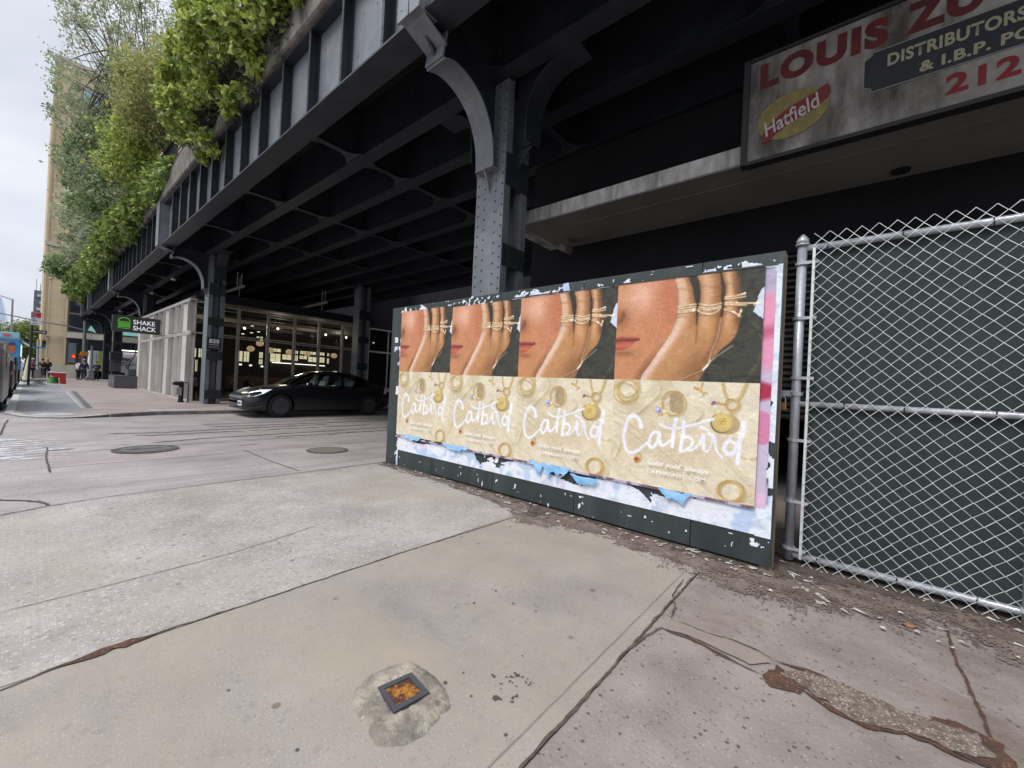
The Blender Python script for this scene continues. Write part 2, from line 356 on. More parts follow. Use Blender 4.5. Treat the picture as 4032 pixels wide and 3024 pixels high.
def dirt(name, x0, x1, y0, y1, res, fn, z, m):
    nx, ny = int((x1-x0)/res), int((y1-y0)/res); b = MB(); idx = {}
    def vid(i, j):
        if (i, j) not in idx: idx[(i, j)] = len(b.v); b.v.append((x0+i*res, y0+j*res, z+(rz(x0+i*res, y0+j*res) if y0 > 7 else 0)))
        return idx[(i, j)]
    for i in range(nx):
        for j in range(ny):
            if fn(x0+(i+.5)*res, y0+(j+.5)*res): b.f.append((vid(i, j), vid(i+1, j), vid(i+1, j+1), vid(i, j+1)))
    o = b.build(name, m); o['kind'] = 'structure'; return o
def tar(x, y):
    n = mnoise.noise(Vector((x*22, y*22, 15)))*.6+mnoise.noise(Vector((x*70, y*70, 16)))*.5
    return n-((x-1.47)/.14)**2*.2-((y-1.18)/.10)**2*.2 > .24
dirt('tar_spots', 1.2, 1.8, .95, 1.5, .005, tar, .004, gum0)
def wornpaint(x, y):
    n = mnoise.noise(Vector((x*.9, y*7, 5)))*.7+mnoise.noise(Vector((x*4, y*16, 6)))*.5+mnoise.noise(Vector((x*14, y*40, 8)))*.35
    e_ = min(1, (.42-x)*1.5, (y-8.8)*2, (12.1-y)*2); return n+e_*.55 > .34
dirt('worn_paint', -3.2, .45, 8.8, 12.1, .022, wornpaint, .0045, white_worn)
def patchfn(x, y):
    return y > 8.17+.02*math.sin(x*3) and y < (9.62 if x < 1.3 else 9.62-.05*(x-1.3)) and x > .22+.01*math.sin(y*9)
dirt('road_patch', .2, 9.0, 8.1, 9.8, .05, patchfn, .003, patch_m)
def band(x, y):
    w_ = np.interp(y, [-1.6,-.6,.3,.9,1.4,1.9,2.6,2.85,3.4,4.4,5.2,6.0], [.62,.60,.66,.42,.34,.30,.46,.34,.22,.14,.16,.12])
    n = mnoise.noise(Vector((x*4, y*3, 1)))*.5+mnoise.noise(Vector((x*14, y*11, 2)))*.35+mnoise.noise(Vector((x*45, y*40, 3)))*.35+mnoise.noise(Vector((x*110, y*90, 4)))*.5
    xe = float(np.interp(y, [-.3, .9], [4.3, 3.88]))
    return (xe-x)/w_ < 1+n*1.0
dirt('soil_patch', 2.9, 4.4, -1.7, 6.0, .009, band, .0045, grime_m)
def band2(x, y):
    n = mnoise.noise(Vector((x*5, y*4, 11)))*.6+mnoise.noise(Vector((x*16, y*14, 12)))*.5+mnoise.noise(Vector((x*50, y*45, 13)))*.5+mnoise.noise(Vector((x*120, y*100, 14)))*.5
    xe = float(np.interp(y, [-.3, .9], [4.25, 3.88])); k = (1 if y < 1.2 else .25)+(1.3*math.exp(-((y-2.65)/.22)**2))+.3*math.exp(-((y-5.7)/.3)**2)
    return (xe-x) < .13*k*(1+1.6*n)+(.04 if n > .3 else 0)
dirt('soil_patch', 3.2, 4.4, -1.7, 6.0, .012, band2, .0085, rust_m if False else joint_m)
rub_m = mat('broken_aggregate', C(132,120,108), .95, var=C(96,80,70), vscale=20, bump=1., bscale=60, speck=[(85, C(186,176,158), (.42,.38,.75)), (50, C(84,70,62), (.3,.35,.7))])
blob('aggregate_patch', [(2.50,.25),(2.62,.12),(2.64,-.02),(2.61,-.19),(2.62,-.34),(2.66,-.46),(2.52,-.48),(2.47,-.38),(2.48,-.33),(2.46,-.22),(2.38,-.09),(2.41,.02),(2.47,.14)], .0065, rub_m, .03)
blob('mortar_patch', [(2.47,.80),(2.60,.79),(2.60,.60),(2.63,.47),(2.62,.36),(2.57,.28),(2.47,.36),(2.49,.5),(2.50,.64)], .005, mat('smooth_mortar', C(128,117,110), .8, var=C(140,128,120), vscale=5, bump=.2), .015)
gum = mat('dark_gum_spot', C(78,72,70), .8)
b = MB()
for i in range(26):
    if i < 18: x, y = random.uniform(.3, 3.3), random.uniform(.2, 5.6)
    else: x, y = random.gauss(1.75, .45), random.gauss(1.7, .35)
    r = random.uniform(.004, .012); n = 9; z = .0035 if y > 2.755 or y < .87 else .0045
    b.add([(x, y, z)]+[(x+r*math.cos(2*PI*k/n)*random.uniform(.7, 1.2), y+r*math.sin(2*PI*k/n)*random.uniform(.6, 1.1), z) for k in range(n)], [(0, 1+k, 1+(k+1) % n) for k in range(n)])
o = b.build('gum_spots', gum); o['kind'] = 'stuff'; o['label'] = 'dark chewing gum and tar spots scattered on the pavement'
# paper scraps and crumbs along the hoarding
b = MB()
for i in range(170):
    y = random.uniform(-1.2, 5.9); x = 3.86-abs(random.gauss(0, .13)) if y > .5 else random.uniform(3.4, 4.2)
    a = random.uniform(0, PI); l_, w_ = random.uniform(.006, .035), random.uniform(.004, .014)
    if i % 14 == 0: l_ *= 2.2; w_ *= 1.6
    c, s_ = math.cos(a), math.sin(a); h = random.uniform(.008, .014)
    b.add([(x+c*l_-s_*w_, y+s_*l_+c*w_, h), (x-c*l_-s_*w_, y-s_*l_+c*w_, h+.004), (x-c*l_+s_*w_, y-s_*l_-c*w_, h), (x+c*l_+s_*w_*.6, y+s_*l_-c*w_, h+.006)], [(0, 1, 2, 3)])
o = b.build('paper_litter', mat('torn_paper_scraps', C(206,203,196), .8, var=C(120,108,96), vscale=30)); o['kind'] = 'stuff'; o['label'] = 'scraps of torn paper and grit along the foot of the hoarding'
leaf_dry = mat('dry_leaf', C(140,100,70), .8)
for k, (x, y, a) in enumerate(((3.72,.22,.3),(3.55,.12,1.1),(3.62,-.32,2.))):
    b = MB(); n = 10
    vs = [(0, 0, .012)]+[(.04*math.cos(2*PI*i/n), .022*math.sin(2*PI*i/n)*(1-.3*math.cos(2*PI*i/n)), .008+.008*math.sin(2*i)) for i in range(n)]
    b.add(vs, [(0, 1+i, 1+(i+1) % n) for i in range(n)])
    o = b.build('fallen_leaf', leaf_dry if k == 2 else mat('pale_leaf%d' % k, C(150,146,130), .8))
    place(o, (x, y, .002), a)
    tag(o, ['pale dry leaf on the pavement nearest the corner of the hoarding', 'pale dry leaf lying on the dirt in front of the gate post', 'orange brown leaf on the ground under the chain link gate'][k], 'leaf', 'dry leaves by the gate')

# ---- cast covers
def disc(b, x, y, z, r, n=40): b.add([(x, y, z)]+[(x+r*math.cos(2*PI*k/n), y+r*math.sin(2*PI*k/n), z) for k in range(n)], [(0, 1+k, 1+(k+1) % n) for k in range(n)])
def ring(b, x, y, z, r0, r1, n=40):
    b.add([(x+r*math.cos(2*PI*k/n), y+r*math.sin(2*PI*k/n), z) for r in (r0, r1) for k in range(n)], [(k, (k+1) % n, n+(k+1) % n, n+k)[::-1] for k in range(n)])
iron = mat('worn_cast_iron', C(112,108,106), .5, metal=.3, var=C(84,78,76), vscale=14, bump=.5, bscale=60)
iron_l = mat('polished_iron', C(150,152,158), .35, metal=.5, var=C(120,118,120), vscale=7, bump=.3)
t = thing('manhole_cover', 'large smooth round manhole cover with a raised collar in the street', 'manhole cover', (1.33, 9.22, rz(1.33, 9.22)+.01))
b = MB(); ring(b, 0, 0, .006, .335, .44); b.build('collar', joint_m).parent = t
b = MB(); disc(b, 0, 0, .010, .335); b.build('lid', iron_l).parent = t
b = MB(); b.box(-.2,.2,-.012,.012,.011,.014); b.box(-.26,-.08,.05,.075,.011,.014); b.build('slot', joint_m).parent = t
t = thing('manhole_cover', 'small studded iron manhole cover in the street near the hoarding', 'manhole cover', (3.68, 7.58, -.002))
b = MB(); b.tube([(0,0,-.03),(0,0,.008)], .36, 40); b.build('lid', iron).parent = t
b = MB()
for i in range(-8, 9):
    for j in range(-8, 9):
        if (i*i+j*j)*.0016 < .1: b.box(i*.04-.012, i*.04+.012, j*.04-.012, j*.04+.012, .008, .014)
b.build('studs', mat('dirty_studs', C(138,128,118), .8)).parent = t
# valve box in its rough cement patch
pp = [(1.28,1.63),(1.285,1.58),(1.29,1.46),(1.28,1.39),(1.25,1.32),(1.22,1.27),(1.16,1.265),(1.10,1.25),(1.04,1.24),(.97,1.26),(.92,1.30),(.89,1.34),(.90,1.39),(.91,1.48),(.92,1.56),(.95,1.63),(1.0,1.68),(1.08,1.70),(1.17,1.69),(1.23,1.67)]
t = thing('valve_box', 'rusty rectangular valve cover set in a rough round cement patch', 'valve cover', (1.1, 1.47, 0))
cx, cy = 1.1, 1.47; vs = []; fs = []; NR = 12; ang = []
for i in range(96):
    a = i/96*len(pp); k = int(a); f = a-k; p = Vector(pp[k]).lerp(Vector(pp[(k+1) % len(pp)]), f)
    jx = .006*mnoise.noise(Vector((p.x*40, p.y*40, 0))); ang.append((p.x-cx+jx, p.y-cy+jx))
for r in range(NR+1):
    s_ = 1-r/NR*.97
    for (x, y) in ang:
        X, Y = x*s_, y*s_
        h = (.016*min(1, (1-s_)*6)+.008*mnoise.noise(Vector((X*16, Y*16, 2)))*min(1, (1-s_)*5)+.004*mnoise.noise(Vector((X*50, Y*50, 5)))*min(1, (1-s_)*5)) if r else -.004
        vs.append((X, Y, h if s_ > .34 else -.004))
n = 96
for r in range(NR):
    for k in range(n): fs.append((r*n+k, (r+1)*n+k, (r+1)*n+(k+1) % n, r*n+(k+1) % n)[::-1])
vs.append((0, 0, -.004)); fs += [(NR*n+k, NR*n+(k+1) % n, len(vs)-1) for k in range(n)]
b = MB(); b.add(vs, fs); o = b.build('cement_collar', mat('patched_cement', C(136,128,114), .85, var=C(104,97,90), vscale=9, bump=.7, bscale=45, speck=[(14, C(176,172,164), (.25,.4,.6))], streak=(C(158,150,134), (6,6,1), .48, .62)), smooth=True); o.parent = t
q = [(1.205,1.545),(1.185,1.385),(1.015,1.405),(1.045,1.575)]; qi = [(1.178,1.525),(1.163,1.412),(1.04,1.43),(1.062,1.545)]
b = MB(); vs = [(x-cx, y-cy, .026) for x, y in q]+[(x-cx, y-cy, .026) for x, y in qi]+[(x-cx, y-cy, .004) for x, y in qi]+[(x-cx, y-cy, -.01) for x, y in q]
b.add(vs, [(i, (i+1) % 4, 4+(i+1) % 4, 4+i) for i in range(4)]+[(4+i, 4+(i+1) % 4, 8+(i+1) % 4, 8+i) for i in range(4)]+[(12+i, 12+(i+1) % 4, (i+1) % 4, i) for i in range(4)])
b.build('frame', mat('dark_iron_frame', C(62,64,68), .6, bump=.3)).parent = t
b = MB(); b.prism([(x-cx, y-cy) for x, y in qi][::-1], 'z', -.01, .021)
for i in range(14):
    ax = random.uniform(-.04, .06); ay = random.uniform(-.04, .06); b.ball((ax, ay, .020), random.uniform(.006, .013), 7, 5, (1.4, 1, .35))
b.build('lid', mat('orange_rust', C(176,118,40), .85, var=C(84,50,36), vscale=22, vpos=(.42,.56), bump=.9, bscale=120)).parent = t
for ch in t.children: ch.matrix_parent_inverse = Matrix.Identity(4)

# ================================================================== THE VIADUCT
via = thing('railway_viaduct', 'dark riveted steel viaduct with curved brackets carrying a planted deck over the street', 'viaduct', (5, 20, 0))
BENTS = [-10.6, 4.58, 20.83, 36.0, 50.4, 57.6]
CX0, CX1 = 4.66, 5.24; CW = .61
def rivet(b, p, ax, r=.014):
    # low dome on the face whose outward normal is ax
    ax = Vector(ax); u = ax.orthogonal().normalized(); v = ax.cross(u); n = 7; p = Vector(p)
    vs = [p+(u*math.cos(2*PI*k/n)+v*math.sin(2*PI*k/n))*r for k in range(n)]+[p+ax*r*.5+(u*math.cos(2*PI*k/n)+v*math.sin(2*PI*k/n))*r*.62 for k in range(n)]+[p+ax*r*.72]
    b.add(vs, [(k, (k+1) % n, n+(k+1) % n, n+k) for k in range(n)]+[(n+k, n+(k+1) % n, 2*n) for k in range(n)])
def column(x0, x1, yc, full=True, ztop=6.4, z0=0.):
    y0, y1 = yc-CW/2, yc+CW/2
    b = MB()
    b.box(x0, x0+.03, y0, y1, z0, ztop)                       # cover plate facing the street
    b.box(x1-.03, x1, y0, y1, z0, ztop)
    for ys, d in ((y0, 1), (y1, -1)):                          # channel flanges
        b.box(x0+.032, x0+.15, min(ys, ys+d*.025), max(ys, ys+d*.025), z0, ztop)
        b.box(x1-.15, x1-.032, min(ys, ys+d*.025), max(ys, ys+d*.025), z0, ztop)
        b.box(x0+.125, x0+.15, min(ys+d*.027, ys+d*.16), max(ys+d*.027, ys+d*.16), z0, ztop)
        b.box(x1-.15, x1-.125, min(ys+d*.027, ys+d*.16), max(ys+d*.027, ys+d*.16), z0, ztop)
    b.box(x0+.16, x1-.16, yc-.02, yc+.02, z0, ztop)
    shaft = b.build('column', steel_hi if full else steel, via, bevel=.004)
    for zb, h in ((.22,.36),(1.85,.36),(3.28,.34),(4.55,.5)):
        for ys, s_ in ((y0, -1), (y1, 1)):
            b = MB(); b.box(x0+.01, x1-.01, min(ys, ys+s_*.016), max(ys, ys+s_*.016), z0+zb, z0+zb+h)
            if full:
                for fx in (x0+.07, x1-.07):
                    for dz in (.07, h/2, h-.07): rivet(b, (fx, ys+s_*.016, z0+zb+dz), (0, s_, 0), .015)
            b.build('batten_plate', steel, shaft, bevel=.002)
    if full:
        b = MB(); z = z0+.1
        while z < ztop-.1:
            for k, yy in enumerate((y0+.04, y0+.045+.13, y1-.2, y1-.06)):
                rivet(b, (x0, yy, z+(.08 if k % 2 else 0)), (-1, 0, 0), .018)
            z += .165
        z = z0+.1
        while z < ztop-.1:
            for xx in (x0+.09, x1-.09): rivet(b, (xx, y0, z), (0, -1, 0), .013)
            z += .33
        b.build('rivets', steel, shaft)
    return shaft
ARC = [(3.46,5.80),(3.62,5.86),(3.80,5.865),(3.98,5.82),(4.13,5.74),(4.27,5.62),(4.38,5.46),(4.46,5.28),(4.51,5.08),(4.53,4.80)]
def cat(pts, n=4):
    P = [pts[0]]+list(pts)+[pts[-1]]; out = []
    for i in range(1, len(P)-2):
        for k in range(n):
            t = k/n; out.append(tuple(.5*((2*P[i][j])+(-P[i-1][j]+P[i+1][j])*t+(2*P[i-1][j]-5*P[i][j]+4*P[i+1][j]-P[i+2][j])*t*t+(-P[i-1][j]+3*P[i][j]-3*P[i+1][j]+P[i+2][j])*t**3) for j in (0, 1)))
    out.append(tuple(pts[-1])); return out
ARC = cat(ARC)
def bent(yc, main=True):
    """one cross bent: cantilever beam with its curved bracket on the street side, arms along the deck"""
    cm = steel
    b = MB()
    poly = [(3.16,7.75),(3.16,6.16),(3.40,5.95)]+[(x, z+.02) for x, z in ARC[1:]]+[(4.53,4.80),(CX0,4.78),(CX0,7.75)]
    b.prism(poly, 'y', yc-.02, yc+.02)
    g = b.build('bracket', steel, via)
    b = MB(); th = .028; out = []
    for i, (x, z) in enumerate(ARC):
        a = Vector(ARC[max(i-1, 0)]); c = Vector(ARC[min(i+1, len(ARC)-1)]); t_ = (c-a).normalized(); nr = Vector((-t_.y, t_.x)); out.append((x-nr.x*th, z-nr.y*th))
    b.prism(ARC+out[::-1], 'y', yc-.19, yc+.19)
    b.prism([(3.43,5.80),(3.46,5.80),(3.52,6.2),(3.49,6.2)], 'y', yc-.19, yc+.19)
    b.prism([(3.10,6.14),(3.14,6.11),(3.50,5.97),(3.48,6.02)], 'y', yc-.2, yc+.2)
    # little stop bracket under the foot of the curve
    b.prism([(4.50,4.78),(CX0,4.78),(CX0,4.45)], 'y', yc-.012, yc+.012)
    b.box(4.49, CX0, yc-.19, yc+.19, 4.775, 4.80)
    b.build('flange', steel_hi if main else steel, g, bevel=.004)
    # arms along the viaduct
    for s_ in (-1, 1):
        ys = yc+s_*CW/2; arc2 = [(ys+s_*d, z) for d, z in ((.28,5.2),(.28,5.45),(.30,5.74),(.37,5.9),(.47,6.04),(.62,6.15),(.80,6.21),(1.18,6.24))]; arc2 = cat(arc2, 3)
        b = MB(); b.prism([(ys, 5.18)]+arc2+[(ys+s_*1.18, 7.5), (ys, 7.5)], 'x', 4.93, 4.97)
        gg = b.build('bracket', steel, via)
        b = MB(); b.prism(arc2+[(y-s_*.0+s_*.022, z-.02) for y, z in arc2[::-1]], 'x', 4.76, 5.14)
        b.prism([(ys, 5.18), (ys+s_*.3, 5.18), (ys, 4.85)], 'x', 4.94, 4.96)
        b.build('flange', steel, gg, bevel=.003)
    # end post at the outer girder
    b = MB(); b.box(3.02, 3.30, yc-.21, yc+.21, 6.14, 7.80); b.box(2.99, 3.02, yc-.23, yc-.02, 6.12, 7.82); b.box(2.985, 3.02, yc-.005, yc+.23, 6.12, 7.82)
    if main:
        for k in range(9):
            for yy in (yc-.14, yc+.14): rivet(b, (2.985 if yy > yc else 2.99, yy, 6.25+k*.18), (-1, 0, 0), .014)
            for xx in (3.1, 3.2): rivet(b, (xx, yc-.21, 6.25+k*.18), (0, -1, 0), .014)
    b.build('end_post', steel_hi, via, bevel=.004)
for i, yc in enumerate(BENTS):
    main = i in (0, 1, 2, 3)
    column(CX0, CX1, yc, main, 6.9 if i < 5 else 6.3)
    bent(yc, i in (1, 2, 3))
for yc in BENTS[2:5]: column(11.3, 11.95, yc-.05, yc < 30, 6.4)
# outer plate girder
b = MB(); b.box(3.30, 3.33, -14, 59.6, 6.2, 7.85)
og = b.build('outer_girder', steel_hi, via)
b = MB(); b.box(3.10, 3.53, -14, 59.62, 6.165, 6.198); b.box(3.12, 3.299, -14, 59.6, 7.76, 7.80)
b.build('bottom_flange', steel, og)
b = MB(); bb = MB(); y = -13.2; stif = None; sy0 = 0
while y < 59.3:
    if min(abs(y-q) for q in BENTS) > .5:
        if stif is None:
            b.box(3.13, 3.298, y-.012, y+.012, 6.2, 7.76); b.box(3.118, 3.142, y-.075, y-.014, 6.21, 7.755); b.box(3.274, 3.2985, y-.09, y-.014, 6.2, 7.76)
            stif = b.build('stiffener', steel, og); sy0 = y
        else:
            c_ = stif.copy(); COL.objects.link(c_); c_.parent = og; c_.location.y += y-sy0
        if y < 30:
            for k in range(8): rivet(bb, (3.118, y-.045, 6.3+k*.19), (-1, 0, 0), .013); rivet(bb, (3.24, y-.012, 6.3+k*.19), (0, -1, 0), .013)
            for q in range(5): rivet(bb, (3.298, y+random.uniform(.25, 1.0), random.uniform(6.4, 7.5)), (-1, 0, 0), .012)
    y += 1.243
bb.build('rivets', steel, og)
# end face of the viaduct
b = MB(); b.box(3.1, 12.5, 59.63, 59.75, 5.5, 8.4); b.build('end_wall', steel, via)
# stringers and cross beams below the deck
ST = [4.60, 5.85, 7.08, 8.32, 9.56, 10.8, 12.04]
for x in ST:
    b = MB(); x_ = x
    b.box(x-.012, x+.012, -14, 59.6, 6.22, 7.4); b.box(x-.15, x+.15, -14, 59.6, 6.19, 6.218)
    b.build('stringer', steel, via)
rows = []
for a, c in zip(BENTS, BENTS[1:]):
    k = max(2, round((c-a)/4.06)); rows += [a+(c-a)*j/k for j in range(1, k)]
for y in rows+BENTS:
    b = MB(); b.box(3.34, 13.2, y-.012, y+.012, 6.45, 7.4)
    X = [3.34]+ST+[13.2]
    for xa, xb in zip(X, X[1:]):                      # scalloped bottom plates between the stringers
        n = 12; wl = []; 
        for k in range(n+1):
            f = k/n; e = abs(2*f-1); wv = .07+.42*e**5; wl.append((xa+.1+(xb-xa-.2)*f, wv, 6.28-.06*e**3))
        vs = [(x, y-wv, z) for x, wv, z in wl]+[(x, y+wv, z) for x, wv, z in wl]
        b.add(vs, [(i, i+1, n+2+i, n+1+i) for i in range(n)]); 
        vs = [(x, y, z) for x, wv, z in wl]+[(x, y, 6.46) for x, wv, z in wl]
        b.add(vs, [(i, i+1, n+2+i, n+1+i) for i in range(n)])
    b.build('cross_beam', steel, via)
b = MB(); b.box(3.34, 13.9, -14, 59.6, 7.41, 8.5); deck = b.build('deck_slab', mat('dark_concrete_soffit', C(38,37,38), .95, var=C(28,27,29), vscale=2), via)  # near-black concrete, faintly mottled
b = MB(); b.box(13.2, 13.3, -14, 59.6, 6.0, 8.6); b.build('inner_girder', steel, via)
# concrete edge beam and railing
b = MB(); b.prism([(3.02,7.86),(3.06,7.82),(3.36,7.82),(3.36,8.9),(3.10,8.9),(3.10,8.62),(3.02,8.60)], 'y', -14, 59.6)
b.build('edge_beam', concrete_edge, via, bevel=.01)
b = MB(); y = 8
while y < 59:
    b.box(3.20, 3.25, y-.03, y+.03, 8.9, 9.95); y += 1.5
for z in (9.15, 9.35, 9.55, 9.75): b.tube([(3.2, 6, z), (3.2, 59, z)], .018, 6)
b.box(3.14, 3.28, 6, 59, 9.92, 10.0); b.build('railing', steel, via)
b = MB(); b.tube([(4.86,5.02,6.3),(4.86,5.02,4.85),(4.87,5.0,4.7)], .065, 12); b.tube([(4.86,5.02,4.98),(4.86,5.02,4.93)], .085, 12)
b.tube([(4.87,5.0,4.7),(4.90,4.96,4.5),(4.96,4.9,4.38)], [.065,.06,.05], 12); b.build('drain_pipe', steel, via, smooth=True)
# soffit lamps under the deck
for k, (x, y) in enumerate(((4.2, 24.6), (4.3, 30.5), (4.3, 43))):
    t = thing('soffit_lamp', ['small unlit dome lamp hanging under the viaduct above the store roof', 'small unlit dome lamp under the viaduct behind the hanging store sign', 'small unlit dome lamp under the far part of the viaduct'][k], 'lamp', (x, y, 5.6), 0, 'lamps under the viaduct')
    b = MB(); b.tube([(0,0,.06),(0,0,.6)], .015, 6); b.build('stem', steel).parent = t
    b = MB(); b.ball((0,0,0), .11, 10, 6, (1,1,.6)); b.build('shade', kerb_w, smooth=True).parent = t
    for ch in t.children: ch.matrix_parent_inverse = Matrix.Identity(4)

# ---- number sign on the column by the store
t = thing('address_sign', 'black sign reading 820 with an arrow on the viaduct column', 'sign', (4.91, 20.5, 2.5))
b = MB(); b.box(4.665, 5.155, 20.485, 20.505, 2.27, 2.77); bp_ = b.build('board', mat('black_sign', C(38,40,46), .5), t, bevel=.003)
sw = mat('white_sign_letters', C(222,224,226), .5)
text('numbers', '820', FACE_S, (4.735, 20.484, 2.545), .365, .175, sw, t, bold=.05)
b = MB(); b.box(4.735, 5.10, 20.480, 20.484, 2.475, 2.492); b.box(4.735, 4.80, 20.480, 20.484, 2.378, 2.392)
b.prism([(4.785,2.36),(4.835,2.385),(4.785,2.41)], 'y', 20.480, 20.484); b.build('arrow', sw, t)
text('small_lettering', 'Washington Street', FACE_S, (4.85, 20.484, 2.40), .22, .03, sw, t); text('small_lettering', 'Gansevoort Street', FACE_S, (4.85, 20.484, 2.345), .24, .03, sw, t)

# ================================================================== WAREHOUSE ON THE RIGHT
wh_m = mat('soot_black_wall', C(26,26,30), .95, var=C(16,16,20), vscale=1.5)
wh = thing('warehouse', 'dark shuttered warehouse under the viaduct with a projecting concrete canopy', 'building', (8, 0, 0))
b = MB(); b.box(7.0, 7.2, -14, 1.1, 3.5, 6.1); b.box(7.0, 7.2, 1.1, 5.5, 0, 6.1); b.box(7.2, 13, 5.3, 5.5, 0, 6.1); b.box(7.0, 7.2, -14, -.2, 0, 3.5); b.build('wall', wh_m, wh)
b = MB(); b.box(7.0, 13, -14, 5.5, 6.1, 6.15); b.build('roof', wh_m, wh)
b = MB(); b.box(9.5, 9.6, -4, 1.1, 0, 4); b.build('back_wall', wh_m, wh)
stucco = mat('stained_white_stucco', C(196,194,192), .9, var=C(160,154,150), vscale=3, bump=.35, bscale=25, stretch=(1, 3, 1),
    streak=(C(70,58,48), (2.5,2.5,.35), .50, .72), speck=[(9, C(60,52,44), (.12,.25,.8))])
soff = mat('grey_soffit', C(128,123,118), .95, var=C(112,107,102), vscale=1, bump=.1)
b = MB(); b.box(5.60, 5.90, -14, 5.0, 4.285, 4.51); b.box(5.90, 7.0, 4.7, 5.0, 4.285, 4.51)
b.build('canopy_fascia', stucco, wh, bevel=.006)
b = MB(); b.box(5.90, 6.99, -14, 4.70, 4.26, 4.50); b.box(5.602, 5.90, -14, 5.0, 4.262, 4.284); b.box(6.03, 6.05, -14, 4.7, 4.244, 4.26); b.build('canopy_soffit', soff, wh)
b = MB(); z = 1.1
while z < 3.45:
    b.prism([(6.98,z),(6.93,z+.03),(6.93,z+.055),(6.98,z+.085)], 'y', -.2, .98); z += .088
b.build('roll_shutter', mat('dark_corrugated_steel', C(64,62,64), .5, metal=.4, var=C(44,42,44), vscale=2, streak=(C(96,92,92),(4,4,.6),.5,.8)), wh)
t = thing('security_lamp', 'small grey floodlight fixed under the canopy beside the column', 'lamp', (6.6, 4.35, 4.1))
b = MB(); b.tube([(0,0,.16),(0,0,.05)], .07, 12); b.build('base', soff).parent = t
b = MB(); b.box(-.13,.13,-.09,.09,-.08,.05, Matrix.Rotation(.5, 4, 'X')); b.build('head', mat('grey_lamp', C(120,112,104), .6), bevel=.02).parent = t
for ch in t.children: ch.matrix_parent_inverse = Matrix.Identity(4)
t = thing('soffit_downlight', 'round dark downlight set in the canopy soffit', 'lamp', (6.75, -.35, 4.25))
b = MB(); ring(b, 0, 0, -.003, .05, .09, 20); b.tube([(0,0,.0),(0,0,-.02)], .09, 20); b.build('ring', wh_m).parent = t
t.children[0].matrix_parent_inverse = Matrix.Identity(4)
# ---- painted sign
sg = thing('hanging_sign', 'weathered white butcher distributor sign with red lettering on the canopy', 'sign', (5.5, -1, 4.8))
b = MB(); b.box(5.50, 5.598, -3.6, 1.11, 4.21, 5.43); pan = b.build('panel', mat('grimy_white_panel', C(156,152,146), .7, var=C(118,112,106), vscale=2.5, bump=.15, bscale=12, streak=(C(66,60,54), (2.6,2.6,.8), .42, .66), speck=[(5, C(84,76,68), (.1,.2,.5))]), sg)
b = MB(); b.box(5.47,5.6,1.085,1.15,4.19,5.46); b.box(5.47,5.6,-3.6,1.084,5.425,5.46); b.box(5.47,5.6,-3.6,1.084,4.18,4.225); b.build('frame', mat('black_sign_frame', C(34,34,36), .6, bump=.3), sg, bevel=.004)
dred = mat('faded_dark_red', C(104,26,30), .7, var=C(72,22,24), vscale=9, streak=(C(60,24,24),(4,4,14),.5,.7)); red = mat('faded_red', C(132,28,40), .7, var=C(110,26,34), vscale=9)
text('lettering', 'LOUIS', FACE_W, (5.498, .98, 5.06), 1.13, .30, dred, sg, bold=.06)
text('lettering', 'ZUC', FACE_W, (5.498, -.27, 5.06), .80, .31, dred, sg, bold=.06)
text('lettering', '212', FACE_W, (5.498, -.57, 4.345), .46, .19, red, sg, bold=.04)
b = MB(); pl_ = [(-3.5,4.60),(-.03,4.60),(-.03,4.635),(.03,4.67),(.03,4.95),(-.03,4.985),(-.03,5.01),(-3.5,5.01)]
b.prism(pl_, 'x', 5.494, 5.4995); b.build('black_panel', mat('black_panel_paint', C(34,36,40), .6, var=C(26,28,34), vscale=6), sg)
b = MB()
for a, c in zip(pl_, pl_[1:]): b.tube([(5.493, a[0]*1+(.0), a[1]), (5.493, c[0], c[1])], .005, 4)
b.build('panel_border', mat('grey_border', C(140,136,132), .7), sg)
cream = mat('cream_sign_letters', C(150,146,122), .7)
text('lettering', 'DISTRIBUTORS', FACE_W, (5.492, -.15, 4.815), .90, .125, cream, sg, bold=.035)
text('lettering', '& I.B.P. PORK', FACE_W, (5.492, -.385, 4.645), .92, .105, cream, sg, bold=.035)
yel = mat('faded_yellow_oval', C(138,124,66), .7, var=C(112,102,66), vscale=12)
b = MB(); R = [(.65+.34*math.cos(a)*1.0, 4.645+.26*math.sin(a)+.07*math.cos(a)*-.2) for a in [2*PI*k/36 for k in range(36)]]
b.prism(R, 'x', 5.490, 5.4995); b.build('oval', yel, sg)
b = MB(); b.prism([(.92,4.40),(.93,4.50),(.90,4.56),(.80,4.66),(.66,4.74),(.46,4.80),(.33,4.86),(.30,4.80),(.32,4.70),(.45,4.62),(.66,4.55),(.80,4.46),(.88,4.40)], 'x', 5.486, 5.4898); b.build('ribbon', mat('faded_maroon', C(116,36,40), .7), sg)
text('lettering', 'Hatfield', FACE_W, (5.484, .89, 4.46), .56, .17, mat('faded_white_letters', C(176,172,168), .7), sg, shear=.25, bold=.012, rot=math.radians(19))

